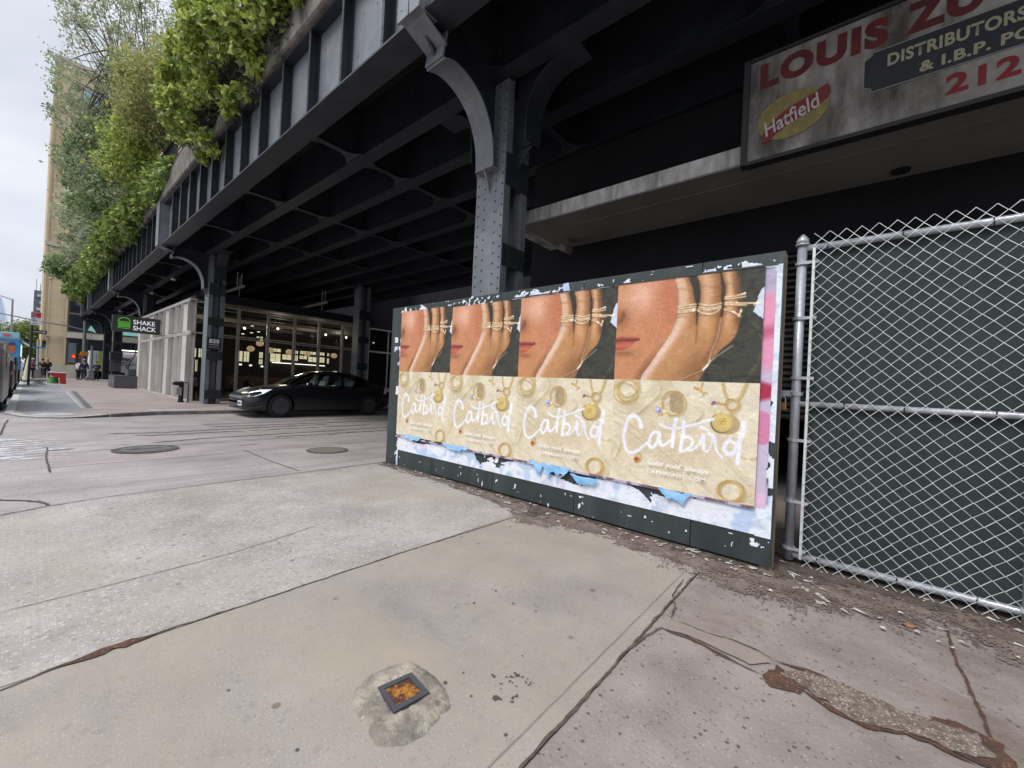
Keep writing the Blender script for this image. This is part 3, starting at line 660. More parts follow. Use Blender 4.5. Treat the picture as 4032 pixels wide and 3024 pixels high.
# ================================================================== HOARDING WITH WHEAT-PASTED POSTERS
hd = thing('poster_hoarding', 'dark green plywood hoarding pasted with a row of four identical jewellery posters', 'hoarding', (3.9, 3.2, 0))
green = mat('dark_green_plywood', C(50,58,58), .55, var=C(40,47,48), vscale=5, bump=.15, bscale=30, stretch=(1, 1, .5),
            streak=(C(64,73,72), (3,3,.5), .5, .75))
Yb = [5.95, 4.74, 3.52, 2.30, 1.08, .45]
for a, c in zip(Yb, Yb[1:]):
    b = MB(); b.box(3.885, 3.905, c+.003, a-.003, .03 if a < 5 else .0, 2.60+.012*math.sin(a*5)); b.build('plywood_panel', green, hd, bevel=.002)
b = MB(); b.box(3.906, 3.99, .45, .54, 0, 2.58); b.box(3.906, 3.99, 5.86, 5.95, 0, 2.58); b.box(3.906,3.98,.541,5.859,2.4,2.48); b.box(3.906,3.98,.541,5.859,.3,.38); b.build('timber_frame', mat('raw_timber', C(150,126,96), .8, var=C(110,92,70), vscale=8, stretch=(1,1,.2)), hd)
for k in range(3):
    b = MB(); y = (.6, 3.1, 5.7)[k]; b.prism([(3.99,2.2),(4.04,2.2),(5.0 if k else 4.4,0),(4.9 if k else 4.35,0)], 'y', y, y+.05); b.build('brace', MATS['raw_timber'], hd)

def S(r, g, b): return np.array([r/255, g/255, b/255])
def fbm(x, y, sc, seed, octv=4):
    r = np.random.default_rng(seed); out = np.zeros_like(x); amp = 1.; tot = 0
    for o_ in range(octv):
        g = r.random((64, 64)); fx = x*sc*(2**o_); fy = y*sc*(2**o_)
        ix = np.floor(fx).astype(int); iy = np.floor(fy).astype(int); tx = fx-ix; ty = fy-iy; tx = tx*tx*(3-2*tx); ty = ty*ty*(3-2*ty)
        a = g[ix % 64, iy % 64]; b_ = g[(ix+1) % 64, iy % 64]; c = g[ix % 64, (iy+1) % 64]; d = g[(ix+1) % 64, (iy+1) % 64]
        out += amp*((a*(1-tx)+b_*tx)*(1-ty)+(c*(1-tx)+d*tx)*ty); tot += amp; amp *= .5
    return out/tot
def segd(X, Y, pts, w0, w1=None):
    """signed-ish distance to a polyline brush stroke (<0 inside), widths w0..w1"""
    w1 = w0 if w1 is None else w1; best = np.full(X.shape, 9.); L_ = [0]
    for a, c in zip(pts, pts[1:]): L_.append(L_[-1]+math.hypot(c[0]-a[0], c[1]-a[1]))
    for i, (a, c) in enumerate(zip(pts, pts[1:])):
        dx, dy = c[0]-a[0], c[1]-a[1]; l2 = dx*dx+dy*dy+1e-12
        t = np.clip(((X-a[0])*dx+(Y-a[1])*dy)/l2, 0, 1); d = np.hypot(X-a[0]-t*dx, Y-a[1]-t*dy)
        s_ = (L_[i]+t*(L_[i+1]-L_[i]))/L_[-1]; best = np.minimum(best, d-(w0+(w1-w0)*s_))
    return best
def smooth(pts, n=6):
    P = [pts[0]]+list(pts)+[pts[-1]]; out = []
    for i in range(1, len(P)-2):
        for k in range(n):
            t = k/n; out.append(tuple(.5*((2*P[i][j])+(-P[i-1][j]+P[i+1][j])*t+(2*P[i-1][j]-5*P[i][j]+4*P[i+1][j]-P[i+2][j])*t*t+(-P[i-1][j]+3*P[i][j]-3*P[i+1][j]+P[i+2][j])*t**3) for j in (0, 1)))
    out.append(tuple(pts[-1])); return out
def mixc(img, col, a): a = np.clip(a, 0, 1)[..., None]; return img*(1-a)+col*a
def ss(d, e): return np.clip(.5-d/(2*e), 0, 1)
def sheet_mesh(name, Ymax, Ymin, z0, z1, res, fn, m, parent, x, wr=.002, seed=1, closed=None):
    nu = int((Ymax-Ymin)/res)+1; nv = int((z1-z0)/res)+1
    U, Z = np.meshgrid(np.linspace(0, Ymax-Ymin, nu), np.linspace(z0, z1, nv), indexing='ij')
    img, al = fn(U, Z); img = np.clip(img, 0, 1)
    rgb = np.where(img <= .04045, img/12.92, ((img+.055)/1.055)**2.4)
    bmp = (fbm(U+3, Z+3, 3.2, seed+50, 5)-.5)*wr*2
    V = np.stack([x-np.abs(bmp)-wr*.2, Ymax-U, Z], -1).reshape(-1, 3)
    idx = np.arange(nu*nv).reshape(nu, nv)
    q = np.stack([idx[:-1, :-1], idx[:-1, 1:], idx[1:, 1:], idx[1:, :-1]], -1).reshape(-1, 4)[:, ::-1]
    keep = (al.reshape(-1)[q].min(1) > .5); q = q[keep]
    me = bpy.data.meshes.new(name); me.vertices.add(len(V)); me.vertices.foreach_set('co', V.astype(np.float32).ravel())
    me.loops.add(q.size); me.loops.foreach_set('vertex_index', q.ravel().astype(np.int32)); me.polygons.add(len(q))
    me.polygons.foreach_set('loop_start', np.arange(0, q.size, 4, dtype=np.int32)); me.polygons.foreach_set('loop_total', np.full(len(q), 4, dtype=np.int32))
    me.update(calc_edges=True); me.validate()
    ca = me.color_attributes.new('paint', 'FLOAT_COLOR', 'POINT'); ca.data.foreach_set('color', np.concatenate([rgb.reshape(-1, 3), np.ones((len(V), 1))], 1).astype(np.float32).ravel())
    me.polygons.foreach_set('use_smooth', [True]*len(me.polygons)); me.materials.append(m)
    o = bpy.data.objects.new(name, me); COL.objects.link(o); o.parent = parent; o.matrix_parent_inverse = parent.matrix_basis.inverted()
    return o
W = 1.28
def poster(U, Z):
    u = U/W; z = Z; x = U      # metres across; z in metres (0.50..2.48), photo above 1.51
    al = np.ones_like(U)
    n1 = fbm(U, Z, 4, 1); n2 = fbm(U, Z, 16, 2); n3 = fbm(U, Z, 45, 3, 3)
    P = lambda pts: [(a*W, c) for a, c in pts]
    # ---------- upper photograph: cheek, hand with rings, dark cloth
    img = np.zeros(U.shape+(3,))+S(58, 58, 50)
    img = mixc(img, S(44, 40, 36), np.clip((n1-.4)*3, 0, 1)*.6)
    edge = P(smooth([(.41,2.56),(.429,2.477),(.454,2.37),(.466,2.211),(.463,2.133),(.442,2.024),(.404,1.915),(.34,1.789),(.286,1.676),(.225,1.56),(.20,1.45)]))
    ex = np.interp(-z, [-q[1] for q in edge], [q[0] for q in edge])
    hand_r = P(smooth([(.84,2.56),(.831,2.474),(.85,2.326),(.872,2.179),(.866,2.036),(.85,1.93),(.815,1.859),(.757,1.79),(.685,1.655),(.634,1.526),(.60,1.45)]))
    hxr = np.interp(-z, [-q[1] for q in hand_r], [q[0] for q in hand_r])
    face = np.zeros_like(img)+S(200, 134, 94)
    face = mixc(face, S(232, 178, 152), np.exp(-(((u-.20)/.16)**2+((z-2.34)/.16)**2))*.95)
    face = mixc(face, S(190, 110, 74), np.exp(-(((u-.42)/.13)**2+((z-2.28)/.30)**2))*.85)
    face = mixc(face, S(150, 92, 56), np.exp(-(((u-.03)/.08)**2+((z-2.13)/.10)**2))*.9)
    face = mixc(face, S(88, 48, 34), ss(segd(x, z, P([(.0,2.09),(.03,2.11),(.055,2.15),(.05,2.19)]), .012), .02)*.7)
    face = mixc(face, S(196, 136, 90), np.clip((1.85-z)*2.2, 0, .8))
    face = mixc(face, S(120, 76, 44), np.clip((ex-x)*-1/.10+1, 0, 1)*np.clip((1.95-z)*2.5, 0, .75))
    lip = P(smooth([(-.02,1.925),(.05,1.926),(.12,1.922),(.185,1.911)])); lipd = P([(-.02,1.80),(.058,1.806),(.10,1.822),(.14,1.862),(.185,1.909)])
    lu = np.interp(x, [q[0] for q in lip], [q[1] for q in lip]); ld = np.interp(x, [q[0] for q in lipd], [q[1] for q in lipd])
    lm = np.clip((lu-z+.025)/.012, 0, 1)*np.clip((z-ld)/.012, 0, 1)*(u < .19)
    face = mixc(face, S(176, 78, 62), lm); face = mixc(face, S(196, 104, 84), lm*np.exp(-((z-1.855)/.022)**2)); face = mixc(face, S(78, 36, 30), ss(segd(x, z, P([(-.02,1.908),(.07,1.912),(.13,1.908),(.188,1.910)]), .007), .012))
    face = mixc(face, S(126, 74, 48), np.exp(-(((u-.06)/.10)**2+((z-1.775)/.03)**2))*.6)
    a = np.clip((ex-x)/.012+.5, 0, 1); img = mixc(img, face, a)
    hand = np.zeros_like(img)+S(190, 136, 88)
    hand = mixc(hand, S(238, 206, 188), np.exp(-((x-ex-.035)/.05)**2)*.9)
    hand = mixc(hand, S(158, 106, 64), np.clip((x-ex-.22)/.25, 0, 1)*.75)
    for px, pw in ((.678, .03), (.69, .03)): hand = mixc(hand, S(206, 150, 96), np.exp(-(((u-px)/.045)**2+((z-2.0)/.16)**2))*.45)
    hand = mixc(hand, S(198, 140, 88), np.exp(-(((u-.80)/.045)**2+((z-1.98)/.14)**2))*.8)
    hand = mixc(hand, S(104, 64, 38), ss(segd(x, z, P([(.60,2.1),(.605,1.98),(.60,1.86)]), .006, .001), .014)*.8)
    hand = mixc(hand, S(96, 58, 34), ss(segd(x, z, P([(.75,2.12),(.735,1.95),(.70,1.8),(.66,1.7)]), .008, .002), .03)*.65)
    hand = mixc(hand, S(110, 70, 42), np.exp(-(((u-.62)/.10)**2+((z-1.62)/.12)**2))*.5)
    hm = np.clip((x-ex)/.012+.5, 0, 1)*np.clip((hxr-x)/.014+.5, 0, 1)
    img = mixc(img, hand, hm)
    # dark gaps between the fingers
    def gap(l, r, z0):
        lx = np.interp(-z, [-q[1] for q in l], [q[0]*W for q in l]); rx = np.interp(-z, [-q[1] for q in r], [q[0]*W for q in r])
        return np.clip((x-lx)/.008+.5, 0, 1)*np.clip((rx-x)/.008+.5, 0, 1)*(z > z0)
    img = mixc(img, S(46, 44, 38), gap([(.52,2.56),(.533,2.467),(.560,2.369),(.580,2.243),(.590,2.135),(.60,2.02)], [(.575,2.56),(.590,2.474),(.610,2.409),(.620,2.324),(.617,2.21),(.604,2.02)], 2.02))
    img = mixc(img, S(62, 44, 32), gap([(.728,2.56),(.735,2.461),(.746,2.341),(.748,2.193),(.75,2.04)], [(.738,2.56),(.750,2.461),(.776,2.338),(.776,2.192),(.758,2.04)], 2.08))
    img = mixc(img, S(120, 74, 44), gap([(.77,2.56),(.845,2.2),(.84,2.0)], [(.85,2.56),(.88,2.2),(.86,2.0)], 2.0)*.5)
    for cxx, wd in ((.51, .055), (.678, .06), (.80, .04)):
        img = mixc(img, S(216, 166, 124), np.exp(-(((u-cxx)/(wd*.45))**2))*np.clip((z-2.08)*4, 0, 1)*hm*.45)
    # each finger is rounded: pale on its left, brown towards its right edge
    def finger(Lp, Rp, z0, kk=1.):
        nonlocal img
        lx = np.interp(-z, [-q[1] for q in Lp], [q[0]*W for q in Lp]); rx = np.interp(-z, [-q[1] for q in Rp], [q[0]*W for q in Rp]); t = np.clip((x-lx)/np.maximum(rx-lx, 1e-3), 0, 1)
        m_ = ((x > lx) & (x < rx))*np.clip((z-z0)/.22, 0, 1)*kk
        img = mixc(img, S(120, 76, 46), m_*np.clip(np.abs(t-.42)*2-.35, 0, 1)*.95); img = mixc(img, S(222, 176, 138), m_*np.exp(-((t-.34)/.20)**2)*.75)
        for zk in (2.36, 2.10): img = mixc(img, S(140, 92, 60), m_*np.exp(-((z-zk-.01*np.sin(t*6))/.012)**2)*.35)
    e_ = [(q[0]/W, q[1]) for q in edge]
    finger(e_, [(.52,2.56),(.533,2.467),(.565,2.369),(.587,2.243),(.596,2.135),(.605,1.98)], 1.92)
    finger([(.575,2.56),(.584,2.474),(.604,2.409),(.615,2.324),(.612,2.21),(.603,2.05)], [(.733,2.56),(.738,2.461),(.750,2.341),(.752,2.193),(.748,2.0)], 1.92)
    finger([(.745,2.56),(.752,2.461),(.775,2.338),(.772,2.192),(.76,2.0)], [(.84,2.56),(.85,2.4),(.872,2.2),(.86,2.0)], 1.90)
    img = mixc(img, S(70, 50, 36), np.clip((x-.845*W)/.03, 0, 1)*np.clip((hxr-x)/.014+.5, 0, 1)*np.clip((z-1.95)*4, 0, .85))
    # cloth, sky patch, cord
    wp = P([(1.03,2.34),(.985,2.295),(.968,2.24),(.962,2.17),(.943,2.11),(1.03,2.045)])
    ins = (x > np.interp(z, [2.045,2.11,2.17,2.24,2.295,2.34], [1.0*W,.943*W,.958*W,.968*W,.985*W,1.03*W])) & (z > 2.045+(.1*(1-u))) & (z < 2.345)
    img = mixc(img, S(206, 216, 232), ins*1.)
    img = mixc(img, S(92, 92, 70), ss(segd(x, z, P(smooth([(.944,2.03),(1.0,1.887),(1.003,1.796),(.983,1.692),(.907,1.514)])), .007), .012)*.8)
    img = mixc(img, S(30, 32, 28), np.clip((n2-.5)*3, 0, .5)*(x > hxr+.01)*(~ins))
    gold = S(226, 196, 150); gl = S(255, 246, 224)
    def ringl(pts, wd=.006, k=1.):
        nonlocal img
        p_ = P(smooth(pts)); d = segd(x, z, p_, wd); img = mixc(img, S(110, 74, 44), ss(segd(x, z-(-.008), p_, wd), .008)*.7)
        img = mixc(img, gold, ss(d, .005)*k); img = mixc(img, gl, ss(segd(x, z-.002, p_, wd*.35), .004)*np.clip((n3-.42)*6, 0, 1)*k)
    for pts in ([(.468,2.205),(.53,2.212),(.59,2.214)], [(.469,2.185),(.53,2.19),(.59,2.193)], [(.470,2.165),(.53,2.167),(.59,2.172)], [(.471,2.150),(.53,2.150),(.585,2.156)],
                [(.613,2.214),(.68,2.19),(.752,2.205)], [(.612,2.19),(.68,2.168),(.75,2.182)], [(.611,2.172),(.68,2.152),(.748,2.168)], [(.604,2.157),(.64,2.125),(.68,2.114),(.72,2.126),(.751,2.164)],
                [(.776,2.257),(.83,2.255),(.892,2.272)], [(.774,2.24),(.83,2.237),(.893,2.245)], [(.776,2.204),(.84,2.194),(.934,2.183),(.972,2.177)], [(.776,2.19),(.84,2.178),(.9,2.172)], [(.772,2.147),(.827,2.119),(.869,2.079)], [(.874,2.135),(.865,2.10),(.86,2.08)]):
        ringl(pts)
    for (a_, c, r_) in ((.575,2.165,.013),(.843,2.193,.014),(.965,2.177,.020),(.955,2.165,.014),(.872,2.265,.010),(.85,2.258,.008),(.89,2.272,.009),(.83,2.12,.009),(.862,2.095,.010),(.874,2.125,.010)):
        img = mixc(img, S(250, 240, 226), ss(np.hypot(x-a_*W, z-c)-r_, .006)*np.clip((n3-.35)*5, .3, 1))
    for ch in (P(smooth([(.752,2.06),(.741,1.914),(.707,1.789),(.690,1.677),(.653,1.617),(.565,1.561),(.473,1.50)])), P([(.83,1.83),(.736,1.736),(.690,1.677)])):
        img = mixc(img, S(70, 46, 30), ss(segd(x-.004, z+.005, ch, .005), .006)*.6)
        img = mixc(img, S(228, 204, 170), ss(segd(x, z, ch, .0045), .005)*(.55+.45*np.sin((x*1.3+z)*420)))
    img = mixc(img, gl, ss(segd(x, z, P([(.70,1.70),(.685,1.66),(.655,1.62)]), .008), .006)*np.clip((n3-.4)*5, 0, 1))
    # ---------- lower photograph: jewellery on cream cloth with lettering
    low = np.zeros_like(img)+S(226, 214, 188)
    low = mixc(low, S(196, 178, 140), np.clip((n1-.45)*4, 0, 1)*.5); low = mixc(low, S(238, 228, 204), np.clip((n2-.55)*4, 0, 1)*.45)
    low = mixc(low, S(208, 190, 158), np.exp(-(((u-.5)/.35)**2+((z-.9)/.25)**2))*.5)
    shd = S(172, 150, 108); lg = S(240, 228, 200)
    for pts in ([(.02,1.10),(.136,1.021),(.259,.925),(.371,.802),(.528,.611),(.60,.48)], [(.0,1.19),(.202,1.047),(.291,.946),(.437,.838),(.552,.730),(.749,.556),(.8,.49)],
                [(.333,1.51),(.361,1.399),(.278,1.290),(.197,1.193),(.136,1.187),(.05,1.21)], [(.82,.88),(.86,.80),(.95,.70),(1.02,.62)], [(.86,.95),(.93,.90),(1.01,.92)], [(.62,1.30),(.66,1.24),(.62,1.17),(.56,1.12)], [(.03,.98),(.07,.87),(.03,.72)], [(.12,.66),(.2,.58),(.3,.52)]):
        p_ = P(smooth(pts)); dash = .5+.5*np.sin((x-z)*70)
        low = mixc(low, shd, ss(segd(x-.012, z+.014, p_, .012), .014)*(.35+.5*dash)); low = mixc(low, lg, ss(segd(x, z, p_, .010), .010)*(.3+.5*dash))
    au = S(186, 150, 84); al_ = S(250, 226, 150); dk = S(140, 104, 44)
    def loop(cx, cz, rx, rz_, wd, rotd=0, k=1., sh=True):
        nonlocal low
        t_ = math.radians(rotd); X = (x-cx*W)*math.cos(t_)+(z-cz)*math.sin(t_); Y = -(x-cx*W)*math.sin(t_)+(z-cz)*math.cos(t_)
        if sh:
            X2, Y2 = X-.016, Y+.012; d2 = np.abs(np.hypot(X2/rx, Y2/rz_)-1)*min(rx, rz_)-wd; low = mixc(low, shd, ss(d2, .010)*.85*k)
        d = np.abs(np.hypot(X/rx, Y/rz_)-1)*min(rx, rz_)-wd
        low = mixc(low, au, ss(d, .005)*k); low = mixc(low, al_, ss(np.abs(np.hypot((X+.002)/rx, (Y-.002)/rz_)-1)*min(rx, rz_)-wd*.3, .004)*np.clip(.35+.65*np.sin(np.arctan2(Y, X)*2+1), 0, 1)*k)
    loop(.115,1.40,.115,.105,.004, 20); loop(.105,1.41,.10,.115,.004); loop(.09,1.38,.13,.10,.004, -15); loop(.12,1.43,.11,.09,.004, 40)
    sx = ss(np.hypot((x-.49*W)/.085, (z-1.315)/.10)-1+.35*(n2-.5), .04)*(x > .44*W)*(x < .54*W); low = mixc(low, S(164, 140, 100), sx*.8)
    loop(.464,1.303,.105,.112,.0065)
    for (a_, c, r_, cc) in ((.365,1.230,.030,S(164,164,216)),(.358,1.236,.014,S(214,216,250)),(.372,1.222,.012,S(118,116,180)),(.395,1.262,.014,au),(.405,1.225,.014,al_),(.39,1.195,.014,au),(.425,1.195,.012,al_),(.45,1.185,.010,au),(.375,1.275,.012,al_),(.37,1.185,.010,au),
                            (.736,1.332,.017,S(124,86,150)),(.76,1.33,.014,au),(.725,1.318,.010,dk)):
        low = mixc(low, cc, ss(np.hypot(x-a_*W, z-c)-r_, .005)*np.clip((n3-.2)*5, .5, 1))
    for pts in ([(.780,1.51),(.79,1.44),(.809,1.377)], [(.918,1.51),(.90,1.43),(.874,1.361)]):
        p_ = P(pts); low = mixc(low, shd, ss(segd(x-.012, z+.008, p_, .010), .008)*.8); low = mixc(low, au, ss(segd(x, z, p_, .008), .005)*(.5+.5*(np.sin(z*330) > -.3))); low = mixc(low, al_, ss(segd(x, z, p_, .003), .003)*(np.sin(z*330) > .2))
    loop(.842,1.322,.048,.046,.008); low = mixc(low, au, ss(segd(x, z, P([(.75,1.33),(.81,1.318)]), .008), .005)); loop(.842,1.262,.014,.012,.004)
    sh = ss(np.hypot((x-.825*W)/.095, (z-1.155)/.088)-1, .08); low = mixc(low, shd, sh*.9)
    lk_ = np.hypot((x-.79*W)/.080, (z-1.166)/.084)-1
    low = mixc(low, S(122, 88, 36), ss(np.hypot((x-.785*W)/.084, (z-1.160)/.089)-1, .05)); low = mixc(low, S(198, 176, 110), ss(lk_, .05)); low = mixc(low, S(236, 206, 120), ss(np.hypot((x-.80*W)/.06, (z-1.18)/.06)-1, .5)*.6)
    for qx, qz in ((.785,1.185),(.80,1.16),(.775,1.16),(.805,1.19)):
        d = np.abs(np.hypot(x-qx*W, z-qz)-.013)-.002; low = mixc(low, S(150, 112, 40), ss(d, .004)*.8)
    loop(.855,.585,.095,.085,.011, 30); low = mixc(low, au, ss(segd(x, z, P([(.845,.50),(.89,.515),(.945,.525)]), .005), .005))
    low = mixc(low, au, ss(segd(x, z, P([(.61,1.455),(.64,1.44),(.66,1.42),(.69,1.41)]), .012, .006), .006)); low = mixc(low, au, ss(segd(x, z, P([(.66,1.50),(.65,1.45),(.67,1.40),(.66,1.385)]), .008, .005), .006)); low = mixc(low, al_, ss(segd(x, z, P([(.64,1.45),(.67,1.42)]), .004), .004))
    # heart padlock
    loop(.222,.765,.022,.035,.004)
    low = mixc(low, S(200, 140, 80), ss(np.hypot((x-.217*W)/.036, (z-.728)/.034)-1, .08)); low = mixc(low, S(156, 36, 40), ss(np.hypot(x-.212*W, z-.735)-.014, .006))
    # brush lettering
    B = np.full(U.shape, 9.); nse = (fbm(U, Z, 30, 9, 3)-.5)*.010
    for pts, w0, w1 in ((([(.236,1.055),(.228,1.105),(.205,1.145),(.164,1.160),(.135,1.12),(.112,1.03),(.104,.95),(.112,.87),(.135,.805),(.175,.787),(.215,.815),(.26,.87),(.31,.935)]), .021, .012),
                        ([(.372,1.020),(.345,1.018),(.318,.985),(.303,.93),(.312,.875),(.338,.875),(.362,.925),(.378,1.012)], .015, .013), ([(.378,1.012),(.382,.94),(.395,.90),(.425,.915),(.462,.965)], .017, .011),
                        ([(.492,1.160),(.480,1.06),(.476,.98),(.474,.905)], .019, .015), ([(.375,1.104),(.41,1.08),(.47,1.072),(.54,1.09),(.63,1.135),(.735,1.190)], .011, .012),
                        ([(.545,1.140),(.545,1.05),(.538,.96),(.530,.87)], .018, .014), ([(.540,.99),(.575,1.008),(.606,.985),(.604,.935),(.572,.89),(.532,.868)], .011, .013), ([(.560,.880),(.61,.895),(.655,.955)], .010, .010),
                        ([(.655,.955),(.678,1.015)], .010, .014), ([(.678,1.035),(.680,.96),(.690,.905),(.708,.90)], .019, .010), ([(.708,.90),(.73,.96),(.738,1.04)], .006, .008), ([(.662,1.112),(.708,1.084)], .015, .010),
                        ([(.715,1.058),(.745,1.035),(.757,.97),(.770,.91),(.805,.862)], .016, .008),
                        ([(.868,1.000),(.842,1.014),(.818,.985),(.812,.94),(.828,.905),(.855,.908),(.880,.95),(.905,1.05),(.922,1.180)], .015, .020), ([(.922,1.175),(.906,1.06),(.897,.95),(.892,.830)], .019, .014)):
        B = np.minimum(B, segd(x, z, P(smooth(pts)), w0, w1)+nse)
    low = mixc(low, S(240, 240, 250), ss(B, .005)*.97)
    top = (z > 1.512)
    img = np.where(top[..., None], img, low)
    for sc_, sd_k, th in ((5, 91, .965), (11, 92, .955)):
        rg = 1-np.abs(2*fbm(U+.2*n1, Z*.8, sc_, sd_k, 4)-1)
        img = mixc(img, np.clip(img*1.0+.16, 0, 1), np.clip((rg-th)/.02, 0, 1)*np.clip((n2-.35)*4, 0, 1)*.26)
        img = mixc(img, img*.82, np.clip((rg-th+.03)/.02, 0, 1)*np.clip((th-rg)/.01, 0, 1)*.3)
    img = img*.94+.06*S(150, 146, 140); img = img*(1+(np.random.default_rng(5).random(U.shape)-.5)*.09)[..., None]
    # paper wrinkles printed through, scuffs
    wv = fbm(U*1.0+.3*n1, Z, 9, 21, 4); img = img*(1+(.10*(wv-.5)+.07*(n3-.5))[..., None])
    return img, al
pm = vcolmat('printed_paper', .5, .22, 11)
PY = [(5.66, 4.40), (4.42, 3.14), (3.16, 1.88), (1.88, .585)]
base = None
for k, (ya, yb_) in enumerate(PY):
    if base is None:
        base = sheet_mesh('poster', W, 0, .50, 2.48, .0052, poster, pm, hd, 0, .004, 3); pz = base
    else: pz = base.copy(); COL.objects.link(pz)
    pz.parent = hd; pz.matrix_parent_inverse = Matrix.Identity(4)
    f = (ya-yb_)/W; dz = (.02, -.008, -.006, .0)[k]
    pz.matrix_basis = Matrix.Translation((3.868-.002*k-3.9, yb_-3.2, dz)) @ Matrix.Diagonal((1, f, 1, 1)).to_4x4()
    ww = mat('white_print', C(240,238,236), .5) if 'white_print' not in MATS else MATS['white_print']
    for body, u0, u1, z0, hh, sh in (('Solid gold, always', .296, .731, .690, .058, .3), ('CATBIRDNYC.COM', .305, .704, .630, .034, 0)):
        tx = text('lettering', body, FACE_W, (3.845-.002*k, ya-u0*W*f, z0+dz), (u1-u0)*W*f, hh, ww, None, bold=.012, shear=sh)
        tx.parent = pz; tx.matrix_parent_inverse = (hd.matrix_basis @ pz.matrix_basis).inverted()
# torn layers of old paper under and around the posters
def backing(U, Z):
    Y = 5.95-U; z = Z
    n = fbm(U, Z, 5, 31, 5); n2 = fbm(U, Z, 14, 32, 5); nb = fbm(U*.4, Z*3, 6, 33, 4)
    img = np.zeros(U.shape+(3,))+S(224, 230, 240)
    img = mixc(img, S(190, 198, 216), np.clip((n2-.5)*4, 0, .8)); img = mixc(img, S(212, 190, 214), np.clip((fbm(U, Z, 3, 37)-.58)*7, 0, .45)); img = mixc(img, S(232, 232, 238), np.clip((n-.5)*5, 0, .7))
    img = mixc(img, S(160, 188, 224), np.clip((fbm(U, Z, 7, 44, 3)-.62)*9, 0, .6))
    img = mixc(img, S(170, 168, 176), ss(np.abs(n-.5)-.004, .006)*.6)
    al = (z > .262+.003*n) & (z < .56) & (Y < 5.63) & (Y > .462)
    # torn holes below the posters
    edge = np.interp(Y, [.6,.9,1.09,1.31,1.43,1.45,1.57,1.79,2.0,2.2,2.3,2.6,2.9,3.1,3.19,3.36,3.44,3.54,3.67,3.74,3.88,4.17,4.35,4.6,4.96,5.27,5.47,5.7],
                     [.55,.50,.46,.42,.43,.35,.44,.49,.46,.36,.35,.40,.50,.52,.46,.42,.38,.47,.43,.33,.50,.46,.50,.49,.44,.45,.52,.55])
    drip = .12*np.clip((nb-.5)*3, 0, 1)*np.exp(-((Y-3.55)/.3)**2)
    al &= ~((z > edge+.02*(n2-.5)-drip) & (z < .515) & (n2+.12*np.sin(Y*9) > .40))
    # white backing up the right-hand edge, and ragged bits along the top and left
    al |= (Y < .585+.0*z) & (Y > .462) & (z < 2.47) & (z > .26) & ~((n2 > .60) & (z < 1.4) & (Y < .53))
    al |= (z > 2.44) & (z < 2.485+.11*np.clip((n-.44)*3, -.3, 1)) & (n2 > np.where(Y < 3.0, .41, .47)) & (Y < 5.72) & (Y > .46)
    al |= (Y > 5.60) & (Y < 5.66+.05*(n-.5)) & (z < 2.5) & (n2 > .36)
    al |= (Y > 5.60) & (Y < 5.84) & (((z > 1.55) & (z < 1.95)) | ((z > 1.15) & (z < 1.3)) | ((z > 2.0) & (z < 2.1))) & (fbm(U*1.5, Z*.6, 6, 36, 4) > .47)
    fl = (fbm(U, Z, 19, 51, 3) > .765) | (fbm(U, Z, 11, 52, 5) > .765)
    al |= fl & ((z < .24) | (z > 2.49)) & (z > .02) & (z < 2.58)
    return img, al*1.
bk = vcolmat('pasted_white_paper', .6, .28, 12)
sheet_mesh('torn_backing_paper', 5.95, .45, .02, 2.60, .008, backing, bk, hd, 3.879, .003, 8)
def pink(U, Z):
    n = fbm(U, Z, 5, 61, 4); z = Z; img = np.zeros(U.shape+(3,))+S(196, 182, 204)
    img = mixc(img, S(226, 150, 180), ss(np.abs(z-1.95)-.32, .05)); img = mixc(img, S(190, 90, 122), ss(np.abs(z-1.93-.3*(U-.05))-.05, .03)*.8); img = mixc(img, S(168, 44, 76), ss(np.abs(z-1.45)-.09+.3*U, .02))
    img = mixc(img, S(206, 130, 164), ss(np.hypot((U-.05)/.10, (z-1.15)/.14)-1, .05)); img = mixc(img, S(224, 186, 214), ss(z-.62, .02)); img = mixc(img, S(168, 160, 182), ss(np.abs(z-2.36)-.07, .06)*.8)
    return img, ((U < .115+.012*(n-.5)-.05*(z > 2.44)) & (z < 2.47+.02*(n-.5)))*1.
sheet_mesh('pink_poster_edge', .62, .50, .50, 2.48, .008, pink, pm, hd, 3.8755, .003, 12)
def strip(U, Z):
    n = fbm(U, Z, 4, 71, 5); img = np.zeros(U.shape+(3,))+S(112, 176, 226); img = mixc(img, S(168, 208, 238), np.clip((n-.45)*5, 0, 1)*.8)
    return img
def flap(name, Ya, Yb_, zt, depth, seed):
    def fn(U, Z):
        L_ = Ya-Yb_; t = U/L_; n = fbm(U, Z, 12, seed, 4); n9 = fbm(U, Z*0, 14, seed+3, 4)
        bot = zt-depth*np.clip(np.sin(PI*np.clip(t, 0, 1))**.7*(.1+1.6*n9), 0, 1.1); return strip(U, Z), ((Z < zt+.015+.01*n) & (Z > bot) & (Z > zt-depth*1.1) & (Z < zt-.25*(zt-bot)+.03))*1.
    sheet_mesh(name, Ya, Yb_, zt-depth*1.2, zt+.03, .006, fn, pm, hd, 3.853, .02, seed)
flap('torn_blue_paper', 2.92, 2.34, .515, .13, 81); flap('torn_blue_paper', 2.34, 2.0, .45, .08, 82); flap('torn_blue_paper', 1.36, 1.08, .49, .10, 83); flap('torn_blue_paper', 4.5, 3.95, .51, .06, 84); flap('torn_blue_paper', 5.45, 5.0, .52, .06, 85)
b = MB(); b.box(3.8585, 3.8625, .583, 5.66, .478, .502); b.box(3.866,3.870,.50,.51,.55,.75); b.build('purple_paper_edge', mat('dull_purple_paper', C(104,84,104), .7, var=C(190,176,196), vscale=6, vpos=(.45,.55)), hd)
